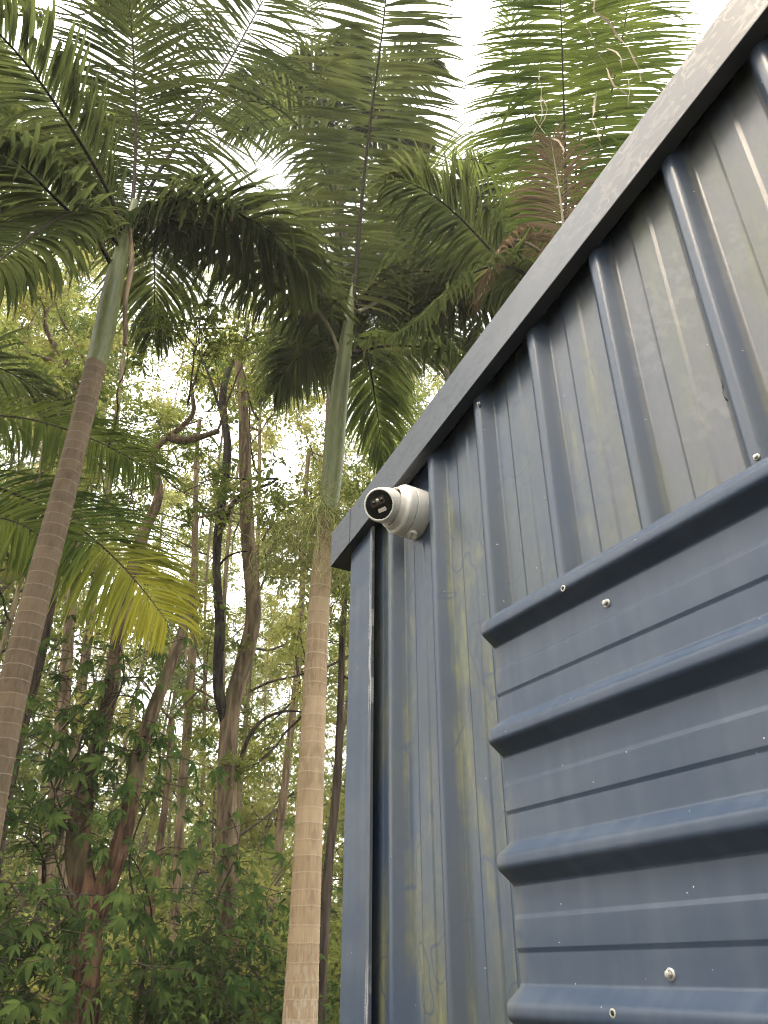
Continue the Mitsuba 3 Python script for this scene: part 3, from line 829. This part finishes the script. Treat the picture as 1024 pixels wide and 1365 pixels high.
for x, y, hgt in ((720, 90, 190), (722, 130, 160), (712, 150, 150), (786, -20, 210), (790, 10, 260), (800, 60, 230), (782, 20, 150), (808, 90, 160), (795, 120, 190)):
    p = [at(x, y, 4.25)]
    d = np.array([0, 0, -1.0])
    n = 14
    L_ = hgt / 1365 * 5.2
    for k in range(n):
        d = nz(d + g5.normal(size=3) * .22 + [0, 0, -.15])
        p.append(p[-1] + d * L_ / n * 1.2)
    w_ = nz(g5.normal(size=3) * [1, 1, 0])
    p = np.array(p)
    hw = np.interp(np.arange(n + 1), [0, 3, n], [.005, .012, .003]) * g5.uniform(.5, 1.2)
    tw = np.cumsum(g5.normal(size=n + 1) * .5)
    sd = np.stack([np.cos(tw), np.sin(tw), tw * 0], 1)
    v = np.stack([p - sd * hw[:, None], p + sd * hw[:, None] + g5.normal(size=3) * .002], 1).reshape(-1, 3)
    i_ = np.arange(n) * 2
    ms.append((v, np.vstack([np.stack([i_, i_ + 1, i_ + 3], 1), np.stack([i_, i_ + 3, i_ + 2], 1)])))
part('dead_strands', join(ms), 'm_dead_straw', pr_, smooth=True, kind='stuff')

# --- two palms further back
for lab, px, py, r_, sd in (('tall palm further back with its crown high behind the feathery frond of the middle palm', 458, 175, 9.5, 9), ('tall palm further back with its crown low behind the right side of the middle palm', 590, 350, 10.0, 10)):
    t = thing('palm_tree', lab, 'palm tree')
    c = at(px, py, r_)
    palm_trunk(t, np.array([[c[0] + .1, c[1], -.05], [c[0], c[1], c[2] * .5], [c[0], c[1], c[2] - 1.0]]), [.11, .085, .08, .075], (.1, .12), 'm_trunk_dim')
    crownshaft(t, np.array([c - [0, 0, 1.01], c - [0, 0, .5], c, c + [0, 0, .2]]), [.09, .095, .085, .06, .03])
    add_fronds(t, arcs(c, 9, 2.5, np.random.default_rng(sd), L=.7, pairs=44, width=.05), 200)

# --- young palm outside the left edge: only its fronds reach into the picture
py_ = thing('palm_tree', 'young palm off the left edge, arching fronds reach in with yellowing tips', 'palm tree')
yc = at(-130, 700, 6.6)
palm_trunk(py_, np.array([[yc[0], yc[1], -.05], [yc[0], yc[1], yc[2] * .6], yc]), [.1, .08, .07], (.1, .1), 'm_trunk_brown')
young = [
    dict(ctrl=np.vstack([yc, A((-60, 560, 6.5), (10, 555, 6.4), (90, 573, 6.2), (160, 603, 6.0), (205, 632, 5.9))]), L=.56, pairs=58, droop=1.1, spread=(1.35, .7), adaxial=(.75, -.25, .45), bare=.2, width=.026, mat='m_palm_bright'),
    dict(ctrl=np.vstack([yc, A((-60, 640, 6.4), (10, 655, 6.2), (85, 690, 6.0), (170, 762, 5.8), (222, 828, 5.7))]), L=.62, pairs=62, droop=1.1, spread=(1.35, .7), adaxial=(.75, -.25, .45), bare=.2, width=.026, mat='m_palm_yellow'),
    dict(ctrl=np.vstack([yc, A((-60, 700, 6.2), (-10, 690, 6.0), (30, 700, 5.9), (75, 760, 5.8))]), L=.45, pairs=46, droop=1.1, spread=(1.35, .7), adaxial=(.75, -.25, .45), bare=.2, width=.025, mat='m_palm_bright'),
    dict(ctrl=np.vstack([yc, A((-120, 560, 6.8), (-60, 480, 6.8), (20, 500, 6.8), (70, 560, 6.7))]), L=.5, pairs=46, droop=1.3, bare=.2, width=.03),
]
add_fronds(py_, young)


# ------------------------------------------------------------------ broad-leaved trees
def leaf_mesh(c, d, n, L, W, fold=.3):
    """Small leaves, vectorised: base, two shoulders, tip, folded along the midrib (2 triangles each)."""
    d = nz(d); s = nz(np.cross(d, n)); u = np.cross(s, d)
    L, W = L[:, None], W[:, None]
    mid = c + d * L * .42
    v = np.stack([c, mid - s * W / 2 + u * W * fold * .5, c + d * L - u * L * .08, mid + s * W / 2 + u * W * fold * .5], 1)
    k = np.arange(len(c))[:, None] * 4
    f = np.stack([k + [0, 1, 2], k + [0, 2, 3]], 1).reshape(-1, 3)
    return v.reshape(-1, 3), f


def cluster_leaves(centers, per, spread, size, g, flat=.6):
    """Leaves in alternate rows along short drooping twigs round each centre."""
    nt = max(1, per // 8)
    m = len(centers) * nt
    o = np.repeat(centers, nt, 0) + g.normal(size=(m, 3)) * spread * .55 * np.array([1, 1, flat])
    td = nz(g.normal(size=(m, 3)) * np.array([1, 1, .55]) + [0, 0, -.25])
    tl = spread * g.uniform(.7, 1.7, m)
    k = np.tile(np.arange(8), m)
    o, td, tl = (np.repeat(x, 8, 0) for x in (o, td, tl))
    n = len(o)
    u = (k + g.uniform(.2, 1, n)) / 8
    c = o + td * (tl * u)[:, None] + np.stack([0 * u, 0 * u, -.35 * tl * u * u], 1) + g.normal(size=(n, 3)) * spread * .05
    sd = nz(np.cross(td, [0, 0, 1.0]) + 1e-6) * np.where(k % 2, 1, -1)[:, None]
    d = nz(td * .6 + sd * .9 + g.normal(size=(n, 3)) * .35 + [0, 0, -.35])
    nn = nz(g.normal(size=(n, 3)) * .55 + [0, 0, 1])
    L = size * g.uniform(.55, 1.4, n)
    return leaf_mesh(c, d, nn, L, L * g.uniform(.34, .52, n))


def limbs(g, start, direction, length, rad, depth, out, tips, bend=.25, split=3):
    d = nz(direction); p = [start]
    n = 6
    for k in range(n):
        d = nz(d + g.normal(size=3) * bend * .5 + [0, 0, .04])
        p.append(p[-1] + d * length / n)
    out.append(tube(np.array(p), np.linspace(rad, rad * .55, n + 1), 6 if depth > 1 else 4, cap=False))
    if depth == 0:
        tips += [p[-1], p[-3], p[-2]]
        return
    for k in range(split):
        q = p[g.integers(3, n + 1)]
        a = nz(d + g.normal(size=3) * .75 + [0, 0, .1])
        limbs(g, q, a, length * g.uniform(.55, .8), rad * .5, depth - 1, out, tips, bend, split)


def named_tree(name, label, stems, bark_mat, leaf_mat, twigs, per, spread, size, seed, group=None, leafy=(), mats=None):
    """stems: [(pixel path [(px, py, r)], [radii])]; twigs: points where leafy limbs start [(px, py, r)]."""
    g = np.random.default_rng(seed)
    t = thing(name, label, 'tree', group)
    for k, (path, rad) in enumerate(stems):
        P = np.array([at(*q) for q in path]) if not isinstance(path, np.ndarray) else path
        n = max(16, len(P) * 10)
        pts = spline(P, n)
        rr = np.interp(np.linspace(0, 1, n), np.linspace(0, 1, len(rad)), rad)
        part('trunk' if k == 0 else 'limb', tube(pts, rr, 14, cap=True, wob=.22, seed=seed + k, freq=4), (mats or {}).get(k, bark_mat), t, smooth=True)
    out, tips = [], []
    for q in twigs:
        limbs(g, at(*q), nz(g.normal(size=3) + [0, 0, .3]), g.uniform(.5, .9), .014, 2, out, tips)
    if out:
        part('branch', join(out), bark_mat, t, smooth=True, kind='stuff')
    cs = np.array(list(tips) + [at(*q) for q in leafy])
    if len(cs) and per:
        part('crown', cluster_leaves(cs, per, spread, size, g), leaf_mat, t, smooth=False, kind='stuff')
    return t


def ground_up(px, py, r, z=0):
    b = at(px, py, r)
    return np.array([b[0], b[1], -.1])


fork = np.vstack([ground_up(108, 1365, 7.0), A((108, 1350, 7.0), (112, 1270, 7.0), (116, 1215, 7.0), (104, 1140, 7.0), (112, 1065, 7.0), (134, 980, 7.0), (150, 900, 7.0), (158, 840, 7.0), (176, 765, 7.1), (196, 700, 7.2), (212, 650, 7.2), (204, 606, 7.2), (228, 580, 7.1), (258, 548, 7.0), (256, 525, 7.0), (265, 505, 7.0))])
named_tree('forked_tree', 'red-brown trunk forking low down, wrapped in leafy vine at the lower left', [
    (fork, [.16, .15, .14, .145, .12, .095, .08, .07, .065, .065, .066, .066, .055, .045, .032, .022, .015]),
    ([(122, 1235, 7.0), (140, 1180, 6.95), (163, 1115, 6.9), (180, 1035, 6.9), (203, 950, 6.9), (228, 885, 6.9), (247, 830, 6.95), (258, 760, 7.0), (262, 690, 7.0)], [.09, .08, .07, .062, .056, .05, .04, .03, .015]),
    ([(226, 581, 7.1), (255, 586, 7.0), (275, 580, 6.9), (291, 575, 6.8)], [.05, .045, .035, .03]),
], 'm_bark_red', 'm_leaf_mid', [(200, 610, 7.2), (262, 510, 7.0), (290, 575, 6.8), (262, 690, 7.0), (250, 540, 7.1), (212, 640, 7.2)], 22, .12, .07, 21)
named_tree('forked_tree', 'dark slender trunk with a wavy black limb, left of the pale palm trunk', [
    (np.vstack([ground_up(298, 1365, 8.0), A((300, 1340, 8.0), (303, 1200, 8.0), (302, 1060, 8.0), (307, 960, 8.0), (322, 895, 8.0), (337, 830, 8.0), (333, 745, 8.0), (328, 660, 8.0), (325, 560, 8.1), (317, 480, 8.2))]), [.13, .115, .105, .10, .095, .088, .085, .08, .075, .065, .055]),
    ([(304, 965, 8.0), (291, 915, 7.95), (293, 840, 7.9), (289, 765, 7.9), (292, 700, 7.9), (301, 630, 7.9), (303, 590, 7.9), (297, 540, 7.9), (306, 490, 7.9), (321, 462, 7.9), (331, 430, 7.9)], [.06, .052, .05, .05, .05, .05, .048, .046, .042, .036, .024]),
    ([(291, 712, 7.9), (306, 680, 7.8), (322, 660, 7.7), (345, 650, 7.6), (370, 638, 7.5)], [.035, .03, .026, .02, .012]),
    ([(318, 466, 7.9), (340, 448, 7.8), (362, 440, 7.7), (385, 425, 7.6)], [.028, .024, .02, .012]),
    ([(303, 570, 7.9), (285, 520, 7.9), (270, 480, 7.9), (240, 440, 7.9)], [.02, .017, .013, .008]),
    ([(313, 1045, 8.0), (328, 992, 7.9), (350, 960, 7.8), (385, 948, 7.7), (405, 950, 7.6)], [.026, .022, .018, .014, .008]),
    ([(290, 760, 7.9), (300, 745, 7.8), (330, 735, 7.7)], [.015, .012, .006]),
], 'm_bark_dark', 'm_leaf_mid', [(330, 432, 7.9), (385, 425, 7.6), (370, 638, 7.5), (405, 950, 7.6), (240, 440, 7.9), (317, 480, 8.2), (345, 560, 8.1), (350, 720, 8)], 22, .13, .07, 22, mats={0: 'm_bark_grey', 1: 'm_bark_black', 2: 'm_bark_black', 3: 'm_bark_black', 4: 'm_bark_black', 6: 'm_bark_black'})

thin = [
    ('pale thin trunk rising behind the forked red-brown tree', [(228, 1300, 10), (240, 1100, 10), (257, 860, 10), (260, 700, 10), (266, 560, 10)], [.062, .058, .052, .045, .03], 'm_bark_grey'),
    ('thin dark trunk in the gap between pale palm and shed corner', [(428, 1330, 7.5), (436, 1180, 7.5), (450, 1030, 7.5), (455, 900, 7.5), (462, 780, 7.5)], [.05, .045, .04, .035, .03], 'm_bark_dark'),
    ('leaning thin trunk at the left edge beside the ringed palm', [(-10, 1180, 8), (18, 1020, 8), (48, 900, 8), (75, 770, 8), (100, 600, 8)], [.055, .05, .05, .04, .03], 'm_bark_dark'),
    ('straight grey trunk just left of the pale palm trunk', [(358, 1300, 12), (378, 1060, 12), (396, 900, 12), (404, 760, 12), (412, 600, 12)], [.065, .06, .055, .05, .035], 'm_bark_grey'),
    ('slim brown trunk low down between the two forked trees', [(180, 1365, 9), (205, 1180, 9), (222, 1060, 9), (228, 960, 9)], [.05, .045, .04, .03], 'm_bark_red'),
    ('pale trunk glimpsed above the yellow frond tips', [(70, 1300, 13), (95, 1050, 13), (120, 830, 13), (150, 600, 13), (165, 470, 13)], [.085, .08, .07, .06, .04], 'm_bark_grey'),
]
for k, (lab, path, rad, bm) in enumerate(thin):
    P = np.vstack([ground_up(*path[0]), A(*path)])
    named_tree('thin_tree', lab, [(P, rad[:1] + rad)], bm, 'm_leaf_far' if k in (3, 5) else 'm_leaf_mid', [path[-1], path[-2], path[-1]] + [(path[-1][0] + g5.uniform(-50, 50), path[-1][1] - g5.uniform(0, 80), path[-1][2]) for _ in range(4)], 22, .14, .075, 40 + k)
# bare upper-left limbs seen under the left crown
named_tree('thin_tree', 'twisting grey limbs behind the left palm crownshaft', [
    (np.vstack([ground_up(60, 1300, 9.5), A((70, 1100, 9.5), (95, 800, 9.5), (108, 560, 9.5), (95, 500, 9.5), (62, 478, 9.5), (40, 470, 9.5))]), [.1, .09, .08, .07, .05, .04, .03]),
    ([(100, 520, 9.5), (80, 470, 9.5), (62, 440, 9.5), (72, 405, 9.5)], [.045, .04, .035, .02]),
    ([(104, 540, 9.5), (118, 500, 9.5), (90, 440, 9.5), (75, 380, 9.5)], [.03, .028, .02, .01]),
], 'm_bark_grey', 'm_leaf_far', [(40, 470, 9.5), (72, 405, 9.5), (75, 380, 9.5), (60, 440, 9.5), (95, 500, 9.5)], 30, .2, .075, 61)

named_tree('overhanging_tree', 'leafy branch with large backlit leaves in the top left corner', [
    (np.vstack([ground_up(-190, 1250, 6.2), A((-170, 900, 6.2), (-120, 500, 6.2), (-70, 200, 6.2), (-30, 60, 6.2), (20, 5, 6.1))]), [.12, .11, .1, .07, .04, .02]),
], 'm_bark_grey', 'm_leaf_mid', [(20, 5, 6.1), (0, 30, 6.1), (-30, 60, 6.2), (10, 60, 6.2), (-20, 150, 6.2), (20, 190, 6.3), (-40, 230, 6.2), (30, 20, 6), (100, -30, 6), (20, 260, 6.4)], 26, .16, .11, 71)

def whereabouts(p):
    """Where in the view a far plant stands, named by the trunks before it."""
    x = pix(np.array([p[0], p[1], 1.5]))[0][0]
    for lim, words in ((-40, 'out of view to the left'), (70, 'behind the left palm trunk'), (180, 'behind the red-brown forked trunk'), (270, 'between the two forked trees'),
                       (345, 'behind the dark forked trunk'), (400, 'just left of the pale palm trunk'), (465, 'between the pale palm and the shed corner')):
        if x < lim:
            return words
    return 'hidden behind the shed'


# background forest: trunk, limbs and a leafy crown for each tree
FAR = 'background trees of the forest'
gb = np.random.default_rng(77)
forest = []
for k in range(400):
    r = gb.uniform(11.5, 38)
    px = gb.uniform(-950, 900)
    if all(abs(px - q[0]) * r / 1025 > .5 or abs(r - q[1]) > 1.5 for q in forest):
        forest.append((px, r))
    if len(forest) >= 74:
        break
for k, (px, r) in enumerate(forest):
    base = ground_up(px, 1290, r)
    if base[0] > -2.4:
        continue
    H = min(22, r * math.tan(math.radians(gb.uniform(36, 50))) + 1.5)
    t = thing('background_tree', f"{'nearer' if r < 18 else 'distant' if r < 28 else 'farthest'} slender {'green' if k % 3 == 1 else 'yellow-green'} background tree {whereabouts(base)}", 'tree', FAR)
    lean = gb.normal(size=2) * .6
    top = base + [lean[0], lean[1], H]
    P = spline(np.array([base, base + [lean[0] * .2 + gb.normal() * .3, lean[1] * .2 + gb.normal() * .3, H * .3], base + [lean[0] * .5 + gb.normal() * .4, lean[1] * .5 + gb.normal() * .4, H * .55], base + [lean[0] * .8 + gb.normal() * .4, lean[1] * .8, H * .8], top]), 24)
    rad = gb.uniform(.03, .085)
    part('trunk', tube(P, np.linspace(rad, .02, 24), 8, wob=.2, seed=k, freq=3), ['m_bark_far', 'm_bark_grey', 'm_bark_far'][k % 3], t, smooth=True)
    out, tips = [], []
    nb = int(gb.integers(15, 20))
    for b in range(nb):
        hgt = gb.uniform(.06, 1.0)
        q = P[int(hgt * 23)]
        th = gb.uniform(0, 2 * PI)
        limbs(gb, q, [math.cos(th), math.sin(th), gb.uniform(-.1, .6)], gb.uniform(.9, 1.8) * (1.25 - .4 * hgt), .022, 1, out, tips, split=4)
    part('branch', join(out), 'm_bark_dark', t, smooth=True, kind='stuff')
    cs = np.array(tips)
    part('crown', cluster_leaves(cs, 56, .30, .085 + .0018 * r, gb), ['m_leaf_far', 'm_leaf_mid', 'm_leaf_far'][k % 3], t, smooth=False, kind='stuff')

# the far edge of the forest, where the leaves close to a bright wall
EDGE = 'far trees closing the forest'
for k in range(46):
    r = gb.uniform(30, 48)
    base = ground_up(-420 + 920 * (k + gb.uniform(0, 1)) / 46, 1290, r)
    H = r * math.tan(math.radians(gb.uniform(6, 15))) + 1.5
    t = thing('far_tree', f'low pale far-edge forest tree, {whereabouts(base)}', 'tree', EDGE)
    P = spline(np.array([base, base + [gb.normal() * .5, gb.normal() * .5, H * .5], base + [gb.normal(), gb.normal(), H]]), 14)
    part('trunk', tube(P, np.linspace(.13, .03, 14), 7, wob=.2, seed=k, freq=3), 'm_bark_far', t, smooth=True)
    tips = np.array([P[int(u * 13)] + gb.normal(size=3) * [1.5, 1.5, .7] for u in gb.uniform(.03, 1, 46)])
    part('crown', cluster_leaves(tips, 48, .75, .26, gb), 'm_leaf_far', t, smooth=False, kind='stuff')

# unseen trees added behind the camera to darken wall reflections and block low light
for k, (x, y, H) in enumerate(((3.5, -7.5, 9), (6.0, -6.0, 10), (8.0, -3.5, 9), (1.0, -9.5, 10), (7.0, -9.0, 11), (10.0, -6.0, 11), (4.0, -11.0, 11), (-1.5, -10.5, 6.5), (-4.0, -11.0, 6.5), (-6.5, -9.5, 7), (-9, -8, 8), (1.5, -13, 7), (-2.5, -14, 8), (11, -1.5, 10), (9, 2.5, 10))):
    base = np.array([x, y, -.1])
    t = thing('added_shade_tree', 'unseen leafy tree added behind the camera to block light', 'tree', 'unseen trees added to shape the light')
    P = spline(np.array([base, base + [.1, .1, H * .4], base + [gb.normal() * .4, gb.normal() * .4, H]]), 20)
    part('trunk', tube(P, np.linspace(.16, .03, 20), 8, wob=.2, seed=k, freq=3), 'm_bark_grey', t, smooth=True)
    out, tips = [], []
    for b in range(18):
        hgt = gb.uniform(.1, 1.0)
        th = gb.uniform(0, 2 * PI)
        limbs(gb, P[int(hgt * 19)], [math.cos(th), math.sin(th), gb.uniform(-.1, .6)], gb.uniform(1.1, 2.0), .03, 1, out, tips, split=4)
    part('branch', join(out), 'm_bark_dark', t, smooth=True, kind='stuff')
    part('crown', cluster_leaves(np.array(tips), 26, .4, .15, gb), 'm_leaf_dark', t, smooth=False, kind='stuff')

# undergrowth shrubs
SH = 'undergrowth shrubs on the forest floor'
for k in range(104):
    px, r = gb.uniform(-250, 560), gb.uniform(7.5, 40)
    if k < 10:
        px, r = gb.uniform(415, 500), gb.uniform(8, 20)
    base = ground_up(px, 1290, r)
    if base[0] > -2.6:
        continue
    t = thing('undergrowth_shrub', f"{'near' if r < 14 else 'distant' if r < 27 else 'farthest'} {('green', 'dark green', 'green', 'pale green')[k % 4]} undergrowth shrub {whereabouts(base)}", 'shrub', SH)
    out, tips = [], []
    for b in range(7):
        th = gb.uniform(0, 2 * PI)
        limbs(gb, base + [0, 0, .1], [math.cos(th) * .7, math.sin(th) * .7, 1], gb.uniform(.7, 1.3) * (1 + max(0, r - 12) / 18), .014, 2, out, tips, split=3)
    part('stem', join(out), 'm_bark_dark', t, smooth=True)
    part('foliage', cluster_leaves(np.array(tips), 24, .2 + .006 * r, .06 + .0038 * r, gb), ['m_leaf_mid', 'm_leaf_dark', 'm_leaf_mid', 'm_leaf_far'][k % 4], t, smooth=False, kind='stuff')


# ------------------------------------------------------------------ climbing vines with large five-fingered leaves
def vine_leaf(g, size):
    """One palmate leaf in its own frame (petiole along x from the origin, drooping): vertices, faces."""
    vs, fs = [], []
    o = 0
    for k, (a, l) in enumerate(((-1.45, .62), (-.75, .88), (0, 1.0), (.75, .88), (1.45, .62))):
        d = np.array([math.cos(a), math.sin(a), -.25 - .25 * g.random()])
        s = np.array([-math.sin(a), math.cos(a), 0])
        up = np.array([0, 0, 1.0])
        L = size * l * g.uniform(.9, 1.1); w = L * .33
        rows = []
        for x, ww in ((.06, .04), (.3, .8), (.52, 1.0), (.76, .68), (1.0, .02)):
            c = d * L * x - up * L * .28 * x * x
            rows += [c - s * w * ww / 2 + up * w * .16 * ww, c, c + s * w * ww / 2 + up * w * .16 * ww]
        for q in range(4):
            b = q * 3
            fs += [[o + b, o + b + 1, o + b + 4], [o + b, o + b + 4, o + b + 3], [o + b + 1, o + b + 2, o + b + 5], [o + b + 1, o + b + 5, o + b + 4]]
        vs += rows
        o += 15
    return np.array(vs), np.array(fs)


def vine(label, paths, n, spread, size, seed, mat='m_leaf_vine', parts=150):
    g = np.random.default_rng(seed)
    t = thing('climbing_vine', label, 'climbing plant')
    stems, leaves = [], []
    P = [spline(np.array([at(*q) for q in pth]), 80) for pth in paths]
    for p in P:
        a = np.linspace(0, 9, 80)
        stems.append(tube(p + np.stack([np.cos(a), np.sin(a), a * 0], 1) * .1, .008, 5, cap=False))
    variants = [vine_leaf(g, 1.0) for _ in range(8)]
    twig = []
    for k in range(n):
        p = P[g.integers(len(P))]
        c = p[g.integers(80)]
        toward = nz((EYE - c) * [1, 1, 0])
        th = math.atan2(toward[1], toward[0]) + g.choice([-1, 1]) * abs(g.normal() * .55 + 1.0)
        out = np.array([math.cos(th), math.sin(th), g.uniform(-.3, .35)])
        e = c + out * spread * abs(g.normal() * .6 + .5)
        d = nz(out * [1, 1, 0] + g.normal(size=3) * .4 + [0, 0, -.55])
        up = nz(np.array([0, 0, 1.0]) + out * .4 + g.normal(size=3) * .55)
        y = nz(np.cross(up, d)); z = np.cross(d, y)
        v, f = variants[g.integers(8)]
        s = size * g.uniform(.5, 1.35)
        leaves.append((v * s @ np.stack([d, y, z]) + e, f))
        if k % 3 == 0:
            twig.append(tube(np.array([c, (c + e) / 2 + [0, 0, .05], e]), .0035, 4, cap=False))
    part('stem', join(stems + twig), 'm_bark_dark', t, smooth=True)
    sz = np.array([seen(l[0][None])[0] for l in leaves])
    order = np.argsort(-sz)
    rest = []
    for q, k in enumerate(order):
        if q < parts and sz[k] > 10:
            part('leaf', leaves[k], mat, t, smooth=40)
        else:
            rest.append(leaves[k])
    if rest:
        part('foliage', join(rest), mat, t, smooth=40, kind='stuff')
    return t


vine('glossy vine with hand-shaped leaves climbing the red-brown forked trunk', [[(90, 1365, 7.3), (85, 1200, 7.3), (90, 1060, 7.2), (140, 930, 6.8), (155, 850, 6.8)], [(60, 1365, 6.5), (70, 1280, 6.5), (85, 1180, 6.6)], [(185, 1365, 7.0), (185, 1300, 7.0), (190, 1150, 7.0), (200, 960, 6.9)], [(95, 1120, 7.0), (112, 1050, 6.9), (130, 960, 6.9), (148, 890, 6.9)], [(60, 1150, 6.9), (75, 1050, 6.9), (95, 960, 6.9), (120, 890, 6.9)]], 520, .6, .115, 91, parts=200)
vine('glossy vine with hand-shaped leaves climbing the dark slender forked trunk', [[(300, 1365, 7.8), (303, 1200, 7.8), (303, 1080, 7.8)], [(255, 1365, 7.4), (260, 1300, 7.4), (275, 1200, 7.5)], [(345, 1365, 7.6), (345, 1300, 7.6), (340, 1180, 7.7)]], 260, .6, .105, 92)
vine('tangle of large vine leaves in the lower left corner', [[(-30, 1365, 6.2), (-10, 1300, 6.2), (10, 1180, 6.3)], [(20, 1365, 6.4), (25, 1280, 6.5), (35, 1190, 6.6)]], 170, .5, .11, 93, mat='m_leaf_dark')


# small seedling palms
def seedling(label, px, py, r, tips, L):
    t = thing('seedling_palm', label, 'palm seedling')
    b = at(px, py, r)
    part('stem', tube(np.array([[b[0], b[1], -.05], b]), [.03, .022], 8), 'm_bark_dark', t, smooth=True)
    add_fronds(t, [dict(ctrl=np.vstack([b, A(*q)]), L=L * .75, pairs=15, droop=.9, bare=.2, width=.016, r0=.01, mat='m_palm_leaf') for q in tips], 150)


seedling('small feathery palm seedling at the left edge below the ringed palm trunk', 58, 1180, 7.2, [[(52, 1100, 7.1), (35, 1060, 7.0), (5, 1045, 6.9)], [(75, 1110, 7.2), (100, 1085, 7.2), (125, 1090, 7.2)], [(40, 1120, 7.0), (15, 1110, 6.9), (-15, 1130, 6.8)]], .3)
seedling('small feathery palm seedling beside the fork of the red-brown tree', 200, 1230, 7.6, [[(188, 1165, 7.5), (170, 1140, 7.4), (160, 1150, 7.3)], [(205, 1160, 7.6), (222, 1140, 7.6), (245, 1150, 7.6)]], .28)

# ------------------------------------------------------------------ thin hazy air between the trees
scene['air'] = {'type': 'homogeneous', 'albedo': {'type': 'rgb', 'value': [0.96, 0.95, 0.93]}, 'sigma_t': 0.0020}
scene['haze'] = {'type': 'cube', 'to_world': T().translate([0, 0, 12]).scale([905, 905, 13.5]), 'bsdf': {'type': 'null'}, 'interior': {'type': 'ref', 'id': 'air'}}
labels['haze'] = {'label': 'thin bright haze in the air between the trees', 'category': 'haze', 'kind': 'stuff'}
scene['photo_camera']['medium'] = {'type': 'ref', 'id': 'air'}
